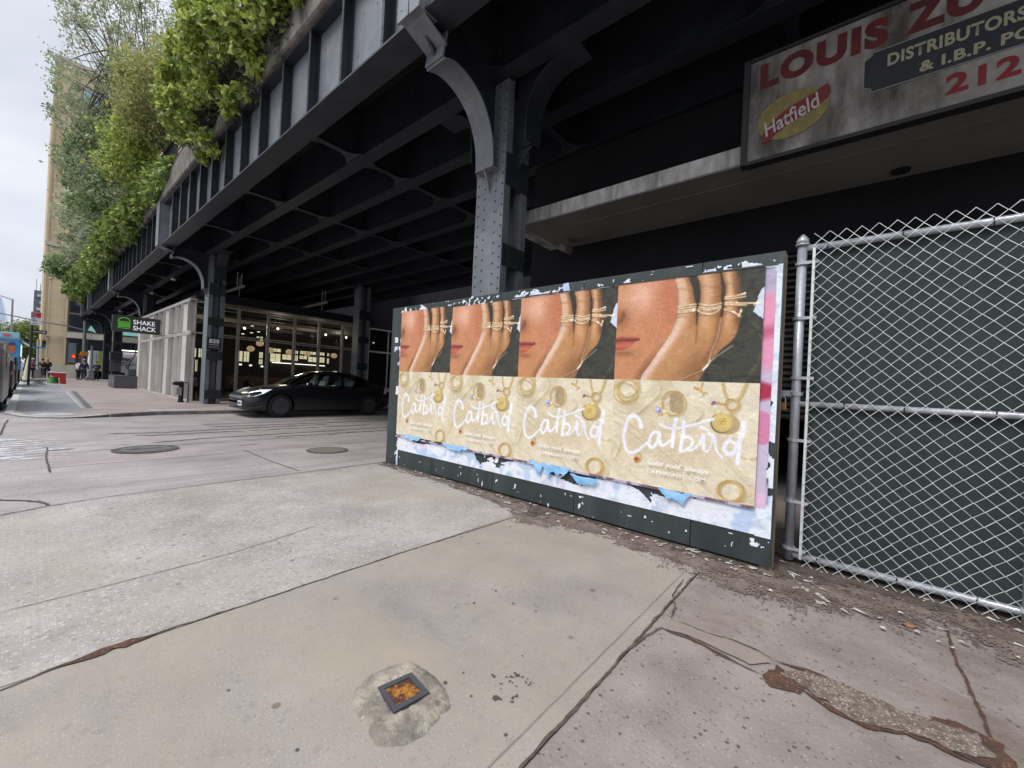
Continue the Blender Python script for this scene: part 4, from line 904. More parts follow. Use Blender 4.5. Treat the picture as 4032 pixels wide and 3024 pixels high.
b = MB(); b.box(3.855, 3.860, .52, 3.4, 2.477, 2.492); b.build('dark_paper_fold', green, hd)

# ================================================================== CHAIN LINK GATE
galv = mat('galvanised_steel', C(196,198,204), .32, metal=.35, var=C(160,162,168), vscale=9, stretch=(1,1,.4), bump=.1)
galv_d = mat('dull_galvanised_wire', C(214,220,218), .4, metal=.25)
gt = thing('chain_link_gate', 'tall galvanised chain link gate backed with dark green screen beside the hoarding', 'gate', (4.24, .38, 0))
GX, GY = 4.24, .375; GE = -2.6
b = MB(); b.tube([(GX,GY,.03),(GX,GY,2.74)], .036, 16); b.build('post', galv, gt, smooth=True)
b = MB(); b.tube([(GX,GY,2.73),(GX,GY,2.765),(GX,GY,2.79),(GX,GY,2.815)], [.048,.046,.03,.008], 14); b.tube([(GX,GY,2.715),(GX,GY,2.73)], .052, 14); b.build('post_cap', galv, gt, smooth=True)
for z, r in ((2.69,.028),(1.36,.024),(.075,.028)):
    b = MB(); b.tube([(GX, GY-.03, z),(GX, GE, z)], r, 12); b.build('rail', galv, gt, smooth=True)
for z in (2.56,2.09,1.58,1.05,.53,.13):
    b = MB(); b.tube([(GX,GY,z-.012),(GX,GY,z+.012)], .048, 14); b.box(GX-.04, GX-.028, GY-.12, GY-.02, z-.012, z+.012); b.build('tension_band', galv, gt)
b = MB(); b.box(GX-.042, GX-.036, GY-.095, GY-.075, .06, 2.68); b.build('tension_bar', galv_d, gt)
b = MB(); N = 0; P_ = .05; y0 = GY-.085; rw = .0030
k = 0
while y0-k*P_ > -1.75:
    ya, yc = y0-k*P_, y0-(k+1)*P_; pts = []; z = -.005+.0; i = 0
    while z < 2.80:
        yy = ya if i % 2 == k % 2 else yc; ox = GX-.046+(.004 if i % 2 else -.004)
        pts.append((ox+.003*math.sin(yy*3+z), yy+.004*math.sin(z*5+k), z)); z += .05; i += 1
    b.tube(pts, rw, 4, cap=False); k += 1
# knuckles bent over along the top and foot
b.build('chain_link_mesh', galv_d, gt)
scr = mat('dark_green_screen_cloth', C(40,50,50), .75, var=C(48,58,58), vscale=1.2, bump=.25, bscale=9, speck=[(17, C(180,184,180), (.012,.22,.8))], streak=(C(34,42,42),(1,5,.8),.45,.7))
b = MB(); vs = []; ny, nz_ = 60, 40
for i in range(ny+1):
    for j in range(nz_+1):
        y = GY-.07-i*(2.4/ny); z = .07+j*(2.60/nz_); vs.append((4.275+.012*mnoise.noise(Vector((y*2.3, z*1.3, 4)))+.006*mnoise.noise(Vector((y*8, z*3, 1))), y, z))
b.add(vs, [(i*(nz_+1)+j, i*(nz_+1)+j+1, (i+1)*(nz_+1)+j+1, (i+1)*(nz_+1)+j) for i in range(ny) for j in range(nz_)]); b.build('privacy_screen', scr, gt, smooth=True)
for yy, z in ((.2,2.69),(-.25,2.69),(-.7,2.69),(.05,1.36),(-.3,1.36),(-.75,1.36),(.18,.075),(-.3,.075),(-.7,.075)):
    b = MB(); b.tube([(GX-.03,yy,z-.035),(GX-.033,yy+.004,z),(GX-.03,yy,z+.035)], .004, 5); b.build('wire_tie', wh_m, gt)
b = MB(); b.box(GX-.03, GX-.02, GY+.02, GY+.14, 1.42, 1.47); b.tube([(GX,GY,1.43),(GX,GY,1.46)], .052, 12); b.build('latch', galv, gt)
t = thing('padlock', 'brass padlock hanging from the gate latch', 'padlock', (GX-.04, GY+.085, 1.33))
b = MB(); b.box(-.012,.012,-.025,.025,-.03,.03); b.build('body', mat('brass', C(190,150,84), .35, metal=.8)).parent = t; t.children[0].matrix_parent_inverse = Matrix.Identity(4)
t.children[0].modifiers.new('bevel', 'BEVEL').width = .005
b = MB(); b.tube([(0,-.017,.03),(0,-.017,.07),(0,-.009,.085),(0,.009,.085),(0,.017,.07),(0,.017,.03)], .004, 6); o = b.build('shackle', galv); o.parent = t; o.matrix_parent_inverse = Matrix.Identity(4)
t = thing('gate_stop_post', 'short grey steel post strapped to the outer face of the chain link gate', 'post', (4.12, -.905, 0))
b = MB(); b.tube([(4.13,-.905,.0),(4.13,-.905,1.07),(4.13,-.905,1.09)], [.03,.03,.012], 12); b.build('post', galv, t, smooth=True)
for z in (.12,.62,.9):
    b = MB(); b.tube([(4.13,-.905,z-.012),(4.13,-.905,z+.012)], .036, 12); b.box(4.12,4.19,-.92,-.89,z-.01,z+.01); b.build('strap', galv_d, t)

# ================================================================== BUILDINGS BEYOND
def glassmat(name, tint=(1, 1, 1), ior=1.5):
    m = bpy.data.materials.new(name); m.use_nodes = True; n = m.node_tree.nodes; l = m.node_tree.links.new; n.clear()
    o = n.new('ShaderNodeOutputMaterial'); t = n.new('ShaderNodeBsdfTransparent'); t.inputs[0].default_value = (*tint, 1); g = n.new('ShaderNodeBsdfGlossy'); g.inputs['Roughness'].default_value = .02
    f = n.new('ShaderNodeFresnel'); f.inputs[0].default_value = ior; x = n.new('ShaderNodeMixShader'); l(f.outputs[0], x.inputs[0]); l(t.outputs[0], x.inputs[1]); l(g.outputs[0], x.inputs[2]); l(x.outputs[0], o.inputs[0]); return m
clear = glassmat('clear_glass', (.8, .84, .82))
dglass = mat('dark_window_glass', C(30,34,40), .08, spec=.8, var=C(48,52,58), vscale=.4)
wood = mat('weathered_grey_boards', C(206,202,196), .75, var=C(180,176,172), vscale=3, stretch=(1,1,.25), streak=(C(206,203,200), (7,7,.5), .5, .75))
frame_m = mat('grey_metal_frame', C(196,190,184), .5, var=C(170,165,160), vscale=4)
black = mat('matt_black', C(26,27,32), .7)
st = thing('restaurant_pavilion', 'glazed restaurant pavilion with grey louvred side wall under the viaduct', 'building', (5, 23, 0))
# louvred wall towards the avenue
b = MB(); b.box(4.50, 4.66, 22.55, 35.95, -.02, .06); b.box(4.46, 4.72, 22.50, 35.95, 4.50, 4.58); b.box(4.52, 4.66, 22.55, 35.95, 3.04, 3.10); b.box(4.44, 4.50, 22.5, 35.95, 4.44, 4.50); b.box(4.50,4.60,22.5,35.95,2.97,3.02)
b.build('frame', frame_m, st, bevel=.006)
y = 22.72; k = 0
while y < 35.2:
    for z0, z1 in ((.08, 2.96), (3.12, 4.42)):
        b = MB(); M_ = Matrix.Translation((4.58, y, 0)) @ Matrix.Rotation(math.radians(-6 if k % 3 else 5), 4, 'Z')
        b.box(.02, .04, -.02, 1.22, z0, z1, M_); b.box(-.015, .015, -.02, .30 if z0 < 1 else .2, z0, z1, M_); b.box(-.17, -.016, -.035, .02, z0, z1, M_); b.box(.016,.12,-.03,.0,z0,z1,M_)
        b.build('louvre', wood, st, bevel=.004)
    y += 1.36 if k > 1 else 1.2; k += 1
# glazed front facing the street
mull = [5.28, 6.60, 7.94, 9.25, 10.58, 11.95, 13.3]
b = MB()
for x in mull:
    b.box(x-.085, x-.02, 23.36, 23.50, 0, 4.52); b.box(x+.0, x+.05, 23.38, 23.48, 0, 4.52)
for x0, x1 in zip(mull, mull[1:]):
    b.box(x0+.051, x1-.086, 23.37, 23.49, 3.12, 3.17); b.box(x0+.051, x1-.086, 23.37, 23.49, 3.02, 3.07); b.box(x0+.051, x1-.086, 23.37, 23.49, 4.46, 4.52); b.box(x0+.051, x1-.086, 23.37, 23.49, 0, .10)
for x in (4.66, 4.98, 5.16): b.box(x, x+.055, 22.56, 22.62, 0, 4.50)
b.box(4.66, 5.215, 22.565, 22.615, 3.04, 3.10); b.box(4.66,5.215,22.565,22.615,4.44,4.495)
b.build('window_frame', frame_m, st, bevel=.004)
for x0, x1 in zip(mull, mull[1:]):
    for z0, z1 in ((.10, 3.02), (3.17, 4.46)):
        b = MB(); b.box(x0+.05, x1-.086, 23.42, 23.43, z0, z1); b.build('pane', clear, st)
for z0, z1 in ((.02, 3.04), (3.10, 4.44)):
    b = MB(); b.box(4.715, 5.16, 22.59, 22.60, z0, z1); b.build('pane', clear, st)
inm = mat('dim_brown_interior', C(42,34,32), .8, var=C(56,44,40), vscale=1)
b = MB(); b.box(4.67, 13.6, 22.65, 36, 4.60, 4.75); b.box(13.62,19,24.81,36,4.60,4.75); b.box(4.9, 13.6, 22.62, 22.74, 4.76, 5.0); b.build('roof', black, st)
b = MB(); b.box(4.67, 13.6, 23.5, 35.9, -.01, .02); b.box(13.62, 19, 24.81, 35.9, -.01, .02); b.build('floor', mat('dark_floor', C(50,44,42), .4), st)
b = MB(); b.box(4.7, 4.75, 22.7, 35.9, 3.0, 3.1); b.box(5.2, 5.28, 22.62, 23.36, 0, 4.6); b.build('inner_wall', inm, st)
# solid rear wall; glowing panes stand in for daylight through its windows
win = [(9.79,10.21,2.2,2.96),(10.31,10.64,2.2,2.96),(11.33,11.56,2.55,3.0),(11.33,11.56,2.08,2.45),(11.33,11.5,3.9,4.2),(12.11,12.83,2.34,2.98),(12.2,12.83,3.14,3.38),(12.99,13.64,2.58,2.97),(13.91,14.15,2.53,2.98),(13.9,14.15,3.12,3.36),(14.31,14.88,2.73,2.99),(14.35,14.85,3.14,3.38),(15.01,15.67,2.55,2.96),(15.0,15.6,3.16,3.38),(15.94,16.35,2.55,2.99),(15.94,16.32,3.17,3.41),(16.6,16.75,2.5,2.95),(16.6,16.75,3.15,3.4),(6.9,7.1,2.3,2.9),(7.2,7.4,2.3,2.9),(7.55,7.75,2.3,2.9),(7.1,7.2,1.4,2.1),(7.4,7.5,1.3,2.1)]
b = MB(); b.box(4.7, 24, 35.1, 35.2, 0, 4.75); b.build('back_wall', inm, st)
b = MB(); b.box(6.5, 24, 35.3, 35.5, 4.76, 7.4); b.box(14.3, 24, 35.3, 35.5, 7.41, 13); b.box(6.5,6.6,30,35.29,4.76,7.4); b.build('upper_wall', black, st)
b2 = mat('glowing_pane', C(226,216,184), .8, emit=C(226,214,178), estr=.85)
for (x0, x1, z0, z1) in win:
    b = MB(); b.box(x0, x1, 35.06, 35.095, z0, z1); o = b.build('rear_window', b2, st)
    b = MB(); xm = (x0+x1)/2; b.box(xm-.012, xm+.012, 35.04, 35.055, z0, z1); b.box(x0, xm-.013, 35.04, 35.055, (z0+z1)/2-.01, (z0+z1)/2+.01); b.build('sash', inm, o)
b = MB(); b.box(12.18, 16.34, 34.9, 34.93, 2.25, 2.30); b.build('strip_light', mat('lit_strip', C(250,246,236), .5, emit=C(255,248,235), estr=2.2), st)
b = MB(); b.box(8.2, 12.9, 30.5, 31.1, 0, 1.1); b.build('counter', mat('brown_counter', C(84,62,50), .6), st, bevel=.02)
for (x, z) in ((9.0,1.9),(9.6,1.88),(10.3,1.85)):
    b = MB(); b.box(x, x+.16, 31.5, 31.52, z-.05, z+.06); b.build('menu_screen', mat('lit_screen', C(240,240,235), .5, emit=C(245,245,240), estr=1.2) if 'lit_screen' not in MATS else MATS['lit_screen'], st)
b = MB()
for y in (25.5, 28.5, 31.5): b.prism([(5.3,4.3),(5.3,4.55),(13,4.58),(13,4.4)], 'y', y, y+.12)
b.build('roof_beam', mat('pale_interior_beam', C(104,98,94), .7), st)
# the restaurant's own ceiling light
for x, y, e_ in ((6.6, 27.5, 45), (9.5, 26.5, 60), (12.2, 27.5, 55), (15, 30, 50)):
    ld = bpy.data.lights.new('ceiling_light', 'POINT'); ld.energy = e_; ld.color = (1, .80, .60); ld.shadow_soft_size = .3
    lo = bpy.data.objects.new('ceiling_light', ld); COL.objects.link(lo); lo.location = (x, y, 4.0)
# pendants and spots
gl_m = mat('lit_paper_globe', C(214,184,156), .7, emit=C(230,190,150), estr=.45)
t0 = None; LB = ['paper globe lamp nearest the store corner', 'paper globe lamp hanging highest of the row', 'paper globe lamp just right of the second mullion', 'orange paper globe lamp fourth from the store corner', 'paper globe lamp fifth from the store corner', 'paper globe lamp above the roof of the black car, rightmost of the row']
for k, (x, z) in enumerate(((7.8,2.71),(8.24,3.05),(8.79,2.71),(9.8,2.71),(10.84,2.70),(12.5,2.73))):
    if t0 is None:
        t0 = thing('globe_pendant', LB[k], 'pendant lamp', (x, 25.5, z), 0, 'paper globe lamps in the restaurant'); t = t0
        b = MB(); b.ball((0,0,0), .19, 16, 10, (1,1,.84)); o = b.build('shade', gl_m, smooth=True); o.parent = t; o.matrix_parent_inverse = Matrix.Identity(4)
        b = MB(); b.tube([(0,0,.15),(0,0,1.5)], .006, 5); o = b.build('cord', black); o.parent = t; o.matrix_parent_inverse = Matrix.Identity(4)
    else: t = copy_tree(t0); place(t, (x, 25.5, z)); t['label'] = LB[k]
sp = mat('lit_bulb', C(255,244,214), .5, emit=C(255,238,196), estr=9)
t0 = None; LB = ['bright white spot lamp on the restaurant ceiling nearest the numbered column', 'warm spot lamp behind the second large upper pane', 'warm spot lamp high behind the fourth upper pane', 'warm spot lamp beside the inner viaduct column, rightmost of the four']
for k, (x, z) in enumerate(((7.31,3.75),(8.94,3.95),(11.66,3.95),(12.98,3.95))):
    if t0 is None:
        t0 = thing('spot_lamp', LB[k], 'spot lamp', (x, 25, z), 0, 'spot lamps in the restaurant'); t = t0
        b = MB(); b.tube([(0,.12,.1),(0,0,.0)], [.05,.08], 10); o = b.build('housing', frame_m); o.parent = t; o.matrix_parent_inverse = Matrix.Identity(4)
        b = MB(); b.ball((0,-.02,-.01), .05, 8, 6); o = b.build('bulb', sp, smooth=True); o.parent = t; o.matrix_parent_inverse = Matrix.Identity(4)
        b = MB(); b.tube([(0,.12,.1),(0,.12,.6)], .01, 5); o = b.build('stem', black); o.parent = t; o.matrix_parent_inverse = Matrix.Identity(4)
    else: t = copy_tree(t0); place(t, (x, 25, z)); t['label'] = LB[k]
for k, (x, z) in enumerate(((8.4,4.18),(8.84,4.31),(8.35,3.75),(8.82,3.88),(9.21,3.99),(9.19,3.65),(10.35,4.4))):
    b = MB(); b.box(x, x+.13, 29, 29.1, z, z+.035); b.build('downlight', MATS['lit_screen'], st)
# table at the window
t = thing('dining_table', 'small brown table with a white cup and sauce bottle behind the first pane', 'table', (5.75, 24.2, 0))
for (a, z0, z1, mm, nm) in (((-.4,.45,-.35,.35), .98, 1.02, mat('brown_table', C(92,54,36), .5), 'tabletop'), ((-.03,.03,-.03,.03), 0, .98, black, 'leg')):
    b = MB(); b.box(*a, z0, z1); o = b.build(nm, mm); o.parent = t; o.matrix_parent_inverse = Matrix.Identity(4)
t = tag(MB().tube([(5.72,24.0,1.03),(5.72,24.0,1.16)], [.045,.06], 12).build('paper_cup', kerb_w), 'white paper cup on the window table of the restaurant', 'cup')
t = tag(MB().tube([(5.44,24.0,1.03),(5.44,24.0,1.15),(5.44,24.0,1.24)], [.04,.04,.012], 10).build('sauce_bottle', mat('red_sauce', C(196,70,44), .4)), 'red sauce bottle on the window table of the restaurant', 'bottle')

# hanging steel brackets above the store
for k, (x0, x1, z0, z1) in enumerate(((5.45, 6.62, 4.85, 5.60), (9.1, 10.7, 4.85, 5.58))):
    t = thing('hanging_bracket', ['grey steel hanger arm with two rods beside the numbered column', 'grey steel hanger arm with two rods above the middle of the glass front'][k], 'bracket', (x0, 22.9, 5), 0, 'hanger arms over the glass front')
    b = MB(); b.prism([(x0,z0),(x0,z0+.10),(x1-.1,z1+.05),(x1,z1),(x1-.05,z1-.09)], 'y', 22.85, 22.95); b.build('arm', frame_m, t)
    for dx in (.15, .32): b = MB(); b.tube([(x1-dx, 22.9, z1-.1), (x1-dx, 22.9, 6.2)], .018, 6); b.build('rod', frame_m, t)
b = MB(); b.tube([(6.42,22.95,0),(6.42,22.95,6)], .012, 6); b.tube([(10.42,22.95,0),(10.42,22.95,6)], .012, 6)
t = tag(MB().tube([(6.42,22.95,0),(6.42,22.95,6)], .014, 6).build('steel_cable', frame_m), 'thin steel cable dropping in front of the left part of the glass front', 'cable')
t = tag(MB().tube([(10.42,22.95,0),(10.42,22.95,6)], .014, 6).build('steel_cable', frame_m), 'thin steel cable dropping in front of the glass above the car', 'cable')
t = tag(MB().prism([(6.6,5.15),(9.2,4.85),(9.2,4.95),(6.6,5.27)], 'y', 24.2, 24.35).build('hanging_beam', MATS['pale_interior_beam']), 'long grey sloping beam hanging above the restaurant roof', 'beam')

# restaurant's projecting sign
t = thing('restaurant_sign', 'black projecting sign with a green burger outline and white lettering', 'sign', (3.4, 27.9, 3.6))
b = MB(); b.box(2.52, 4.33, 27.9, 28.08, 3.12, 3.93); b.build('box', mat('charcoal_sign_box', C(52,54,56), .45), t, bevel=.006)
b = MB(); b.box(4.33,4.58,27.96,28.0,3.78,3.81); b.box(4.33,4.58,27.96,28.0,3.22,3.25); b.tube([(4.34,27.98,3.2),(4.42,27.98,3.12),(4.46,27.98,2.98)], .012, 5); b.build('arm', black, t)
wl = mat('white_lit_letters', C(240,242,246), .5, emit=C(240,242,248), estr=.25)
text('lettering', 'SHAKE', FACE_S, (3.28, 27.897, 3.545), .83, .225, wl, t, bold=.012); text('lettering', 'SHACK', FACE_S, (3.28, 27.897, 3.245), .88, .225, wl, t, bold=.012)
grn = mat('green_neon_line', C(96,176,60), .5, emit=C(96,190,56), estr=.35)
def line(pts, r=.014): return MB().tube([(x, 27.88, z) for x, z in pts], r, 6)
bx = 2.73; 
line([(bx,3.62),(bx+.01,3.70),(bx+.08,3.79),(bx+.22,3.83),(bx+.36,3.79),(bx+.43,3.70),(bx+.44,3.62),(bx,3.62)]).build('burger_outline', grn, t)
line([(bx+.44*i/16, 3.565+.012*math.sin(i*1.6)) for i in range(17)], .012).build('burger_outline', grn, t)
line([(bx,3.50),(bx+.02,3.515),(bx+.42,3.515),(bx+.44,3.50),(bx+.42,3.47),(bx+.02,3.47),(bx,3.50)]).build('burger_outline', grn, t)
line([(bx,3.42),(bx+.44,3.42)]).build('burger_outline', grn, t)
line([(bx,3.375),(bx+.44,3.375),(bx+.43,3.33),(bx+.36,3.30),(bx+.08,3.30),(bx+.01,3.33),(bx,3.375)]).build('burger_outline', grn, t)

# dark neighbours closing the view below the deck
brick = mat('dark_red_brick', C(76,50,44), .9, var=C(56,38,36), vscale=2, stretch=(1,1,3))
t = thing('brick_building', 'dark red brick shopfront beyond the restaurant, seen past the inner column', 'building', (14, 25, 0))
b = MB(); b.box(13.62, 30, 24.6, 24.8, 0, 14); b.box(13.62, 13.72, 23.45, 24.6, 0, 14); b.build('wall', brick, t)
b = MB(); b.box(13.62, 30, 23.4, 24.6, 4.6, 14); b.build('upper_wall', black, t)
b = MB()
for x in (13.62, 15.0, 16.3, 17.7): b.box(x, x+.06, 23.36, 23.46, 0, 4.55)
b.box(13.69,22,23.37,23.45,3.05,3.15); b.box(13.69,22,23.37,23.45,4.5,4.58); b.build('window_frame', frame_m, t)
b = MB(); b.box(13.69, 22, 23.41, 23.42, 0, 4.5); b.build('pane', clear, t)
for x in (13.9, 14.6): 
    b = MB(); b.box(x, x+.1, 24.5, 24.55, 3.75, 3.79); b.build('downlight', MATS['lit_screen'], t)
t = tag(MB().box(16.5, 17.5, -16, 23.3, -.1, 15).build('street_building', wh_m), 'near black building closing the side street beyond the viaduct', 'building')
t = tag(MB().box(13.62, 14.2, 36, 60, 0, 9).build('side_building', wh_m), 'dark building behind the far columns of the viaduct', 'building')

# ---- big tan block beyond the end of the viaduct
tan = mat('tan_limestone', C(200,180,148), .85, var=C(188,168,136), vscale=.7, streak=(C(206,184,148), (.4,.4,4), .5, .75))
tan2 = mat('pale_stone_band', C(190,182,166), .8, var=C(176,168,154), vscale=1)
tw = thing('tan_tower', 'tall tan stone corner block with dark glazed bays beyond the end of the viaduct', 'building', (4, 66, 0))
b = MB(); b.box(.72, 22, 66, 92, 1.2, 34); b.build('wall', tan, tw)
b = MB(); b.box(.70, 22.1, 65.9, 92, -.1, 1.2); b.build('plinth', tan2, tw)
b = MB(); b.box(.64, .80, 65.88, 65.999, 1.2, 34); b.box(1.0, 1.12, 65.88, 65.999, 1.2, 34); b.box(2.30,2.44,65.85,65.999,1.2,34); b.build('pilaster', tan, tw)
b = MB(); b.box(2.45, 22, 65.75, 65.999, 4.25, 4.85); b.box(.6, 22, 65.8, 65.999, 13.9, 14.3); b.box(.6,22.1,65.8,65.999,33.4,34.2); b.build('cornice', tan2, tw)
for x in (2.62, 6.2, 9.8, 13.4):
    for z0, z1 in ((1.35,4.2),(4.95,6.9),(7.0,9.6),(9.8,13.8)):
        b = MB(); b.box(x-.12, x+3.0, 65.93, 65.998, z0, z1); o = b.build('window', mat('bronze_frame', C(70,64,60), .5) if 'bronze_frame' not in MATS else MATS['bronze_frame'], tw)
        b = MB(); b.box(x, x+1.42, 65.915, 65.929, z0+.08, z1-.08); b.box(x+1.48, x+2.9, 65.915, 65.929, z0+.08, z1-.08); b.build('pane', dglass, o)
    for j in range(5):
        z0 = 15.4+j*3.6
        b = MB(); b.box(x+.1, x+1.8, 65.93, 65.998, z0, z0+2.2); o = b.build('window', MATS['bronze_frame'], tw)
        b = MB(); b.box(x+.18, x+.92, 65.915, 65.929, z0+.08, z0+2.1); b.box(x+.98, x+1.72, 65.915, 65.929, z0+.08, z0+2.1); b.build('pane', mat('sky_lit_glass', C(150,172,180), .1, spec=.9) if 'sky_lit_glass' not in MATS else MATS['sky_lit_glass'], o)
b = MB(); 
for i in range(9): b.tube([(2.66+i*.065, 65.905, 1.5), (2.66+i*.065+.02*math.sin(i), 65.905, 3.7)], .03, 6)
b.build('curtain', mat('pale_curtain', C(112,124,128), .8), tw)
for k, x in enumerate((2.0, 1.2)):
    tag(MB().prism([(0,0),(.35,.0),(.35,.08),(0,.12)], 'y', -.5, 0, Matrix.Translation((x-.2, 65.87, 4.2))).build('wall_light', kerb_w), ['white wall light on the tan tower nearer its glazed bay', 'white wall light on the tan tower nearer its left edge'][k], 'lamp', 'wall lights on the tan tower')
t = thing('green_awning', 'pale green glass canopies glimpsed behind the far viaduct columns', 'canopy', (6, 64, 5))
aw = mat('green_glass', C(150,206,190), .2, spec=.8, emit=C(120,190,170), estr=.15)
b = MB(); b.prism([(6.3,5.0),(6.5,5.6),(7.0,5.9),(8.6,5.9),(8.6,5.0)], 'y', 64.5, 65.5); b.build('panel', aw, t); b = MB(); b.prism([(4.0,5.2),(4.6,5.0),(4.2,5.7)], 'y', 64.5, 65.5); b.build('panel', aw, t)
# far towers
t = thing('dark_tower', 'grey apartment tower with pale balconies, far off beside the tan block', 'building', (3, 140, 0))
b = MB(); b.box(.05, 12, 140, 150, 0, 17.4); b.box(.3,.38,140,141,17.4,20); b.box(.9,1.0,140,141,17.4,19); b.build('wall', mat('slate_facade', C(112,116,124), .8, var=C(92,96,104), vscale=.5), t)
for j in range(7):
    b = MB(); x0 = .9 if j % 2 else .5; b.box(x0, 1.75, 139.7, 139.999, 7+j*1.5, 7.5+j*1.5); b.build('balcony', mat('pale_balcony', C(190,194,200), .7) if 'pale_balcony' not in MATS else MATS['pale_balcony'], t)
t = tag(MB().prism([(-60,0),(-8.6,0),(-8.0,22),(-9.4,30),(-16,33),(-60,33)], 'y', 300, 330).build('glass_tower', mat('hazy_blue_glass', C(186,204,222), .25, var=C(206,220,234), vscale=.05)), 'hazy pale blue glass tower on the far left horizon', 'building')
tag(MB().box(-60, -11, 150, 190, -1, 11).build('far_building', mat('far_grey_facade', C(150,150,152), .9, var=C(120,120,124), vscale=.3)), 'low grey building behind the autumn trees at the far left', 'building')

# ================================================================== STREET THINGS
pole_g = mat('grey_pole_paint', C(128,132,134), .6, var=C(112,116,118), vscale=3)
brown_p = mat('brown_sign_post', C(52,46,48), .6)
conc_b = mat('concrete_block', C(150,148,144), .9, var=C(128,126,122), vscale=4)
t = thing('parking_sign_post', 'brown kerbside post with red and white parking plate above a one way arrow', 'sign post', (0, 37.45, 0))
b = MB(); b.tube([(-.03,37.45,0),(.0,37.45,3.7)], .055, 8); b.build('post', brown_p, t)
b = MB(); b.box(-.06, .34, 37.38, 37.40, 3.60, 4.38); plt = b.build('plate', mat('white_plate', C(214,214,218), .6), t)
b = MB(); b.box(-.055, .335, 37.37, 37.379, 4.05, 4.37); b.build('red_panel', mat('red_plate', C(176,40,58), .6), plt)
for k, (z, x1) in enumerate(((4.32,.26),(4.22,.12),(4.11,.2))): b = MB(); b.box(-.04, x1, 37.36, 37.369, z-.018, z+.012); b.build('text_line', kerb_w, plt)
for k, (z, x1) in enumerate(((3.98,.1),(3.90,.22),(3.84,.18),(3.69,.2))): b = MB(); b.box(-.02, x1, 37.36, 37.369, z-.012, z+.012); b.build('text_line', [MATS['red_plate'], pole_g][k > 0], plt)
b = MB(); b.box(.03, .60, 37.40, 37.42, 3.10, 3.32); ow = b.build('one_way_plate', black, t)
b = MB(); b.prism([(.07,3.17),(.45,3.17),(.45,3.13),(.57,3.21),(.45,3.29),(.45,3.25),(.07,3.25)], 'y', 37.38, 37.399); b.build('arrow', kerb_w, ow); text('lettering', 'ONE WAY', FACE_S, (.14, 37.378, 3.185), .27, .05, black, ow)
t = thing('street_lamp', 'tall thin far street lamp with an arm reaching left over the avenue', 'street lamp', (-1.8, 90, 0))
b = MB(); b.tube([(-1.8,90,0),(-1.85,90,10.0)], [.14,.09], 8); b.tube([(-1.85,90,9.9),(-2.6,90,10.15),(-4.2,90,10.7),(-7,90,11)], .06, 6); b.build('pole', mat('lavender_pole', C(140,136,160), .6), t)
b = MB(); b.ball((-7.4,90,10.95), .3, 8, 6, (2,1,.4)); b.build('lamp_head', pole_g, t)
t = thing('signal_mast', 'grey traffic signal mast with a long curved arm and amber signal heads', 'traffic light', (3.25, 57, 0))
b = MB(); b.tube([(3.35,57,0),(3.28,57,5.6)], [.15,.11], 10); b.build('pole', pole_g, t)
b = MB(); b.tube([(3.25,57,4.7),(2.2,57,4.95),(.54,57,5.1),(-1.83,57,5.5),(-5,57,6.2)], [.07,.06,.05,.045,.04], 8); b.build('arm', pole_g, t)
amb = mat('amber_signal_paint', C(206,138,40), .5)
b = MB(); b.box(3.10, 3.62, 56.72, 56.98, 2.22, 2.62); b.box(3.05,3.1,56.75,56.95,2.27,2.57); b.build('signal_head', amb, t, bevel=.02)
b = MB(); b.box(2.50, 3.08, 56.75, 56.93, 1.93, 2.36); ph = b.build('pedestrian_signal', mat('amber_housing', C(190,104,40), .5), t, bevel=.02)
b = MB(); b.box(2.53, 2.95, 56.735, 56.749, 1.97, 2.31); b.build('screen', black, ph)
hm_ = mat('red_hand_light', C(250,70,30), .5, emit=C(255,60,20), estr=2.4)
b = MB(); b.prism([(2.56,2.0),(2.70,2.0),(2.77,2.10),(2.75,2.15),(2.70,2.12),(2.70,2.25),(2.67,2.25),(2.665,2.17),(2.655,2.28),(2.63,2.28),(2.625,2.17),(2.61,2.26),(2.585,2.26),(2.585,2.16),(2.57,2.22),(2.55,2.21)], 'y', 56.72, 56.73); b.build('hand_symbol', hm_, ph)
t = thing('grey_pole', 'short grey pole on a stepped concrete foot beside a person in navy', 'pole', (3.55, 52.5, 0))
b = MB(); b.tube([(3.57,52.5,.7),(3.54,52.5,3.1)], .07, 8); b.build('pole', pole_g, t)
b = MB(); b.prism([(3.2,0),(3.85,0),(3.85,.75),(3.38,.75),(3.36,.35),(3.2,.3)], 'y', 52.2, 52.8); b.build('foot', conc_b, t, bevel=.03)
t = thing('street_name_pole', 'white pole with an orange top and a blue street name sign on a concrete block', 'pole', (.42, 55, 0))
b = MB(); b.tube([(.44,55,.8),(.40,55,3.2)], .085, 10); b.build('pole', mat('white_pole', C(176,176,174), .6), t)
b = MB(); b.tube([(.40,55,3.2),(.395,55,3.42)], .085, 10); b.build('orange_top', mat('orange_band', C(220,150,70), .6), t)
b = MB(); b.box(.05, .86, 54.88, 54.92, 2.62, 2.75); b.build('name_plate', mat('blue_plate', C(84,140,190), .5), t)
b = MB(); b.prism([(.12,0),(.78,0),(.74,.25),(.66,.3),(.64,.82),(.24,.82),(.2,.3),(.16,.25)], 'y', 54.7, 55.3); b.build('foot', conc_b, t, bevel=.03)
b = MB(); b.box(.62,.86,54.9,55.1,2.95,3.35); b.box(.6,.84,54.9,55.1,2.78,2.92); b.build('signal_box', black, t)
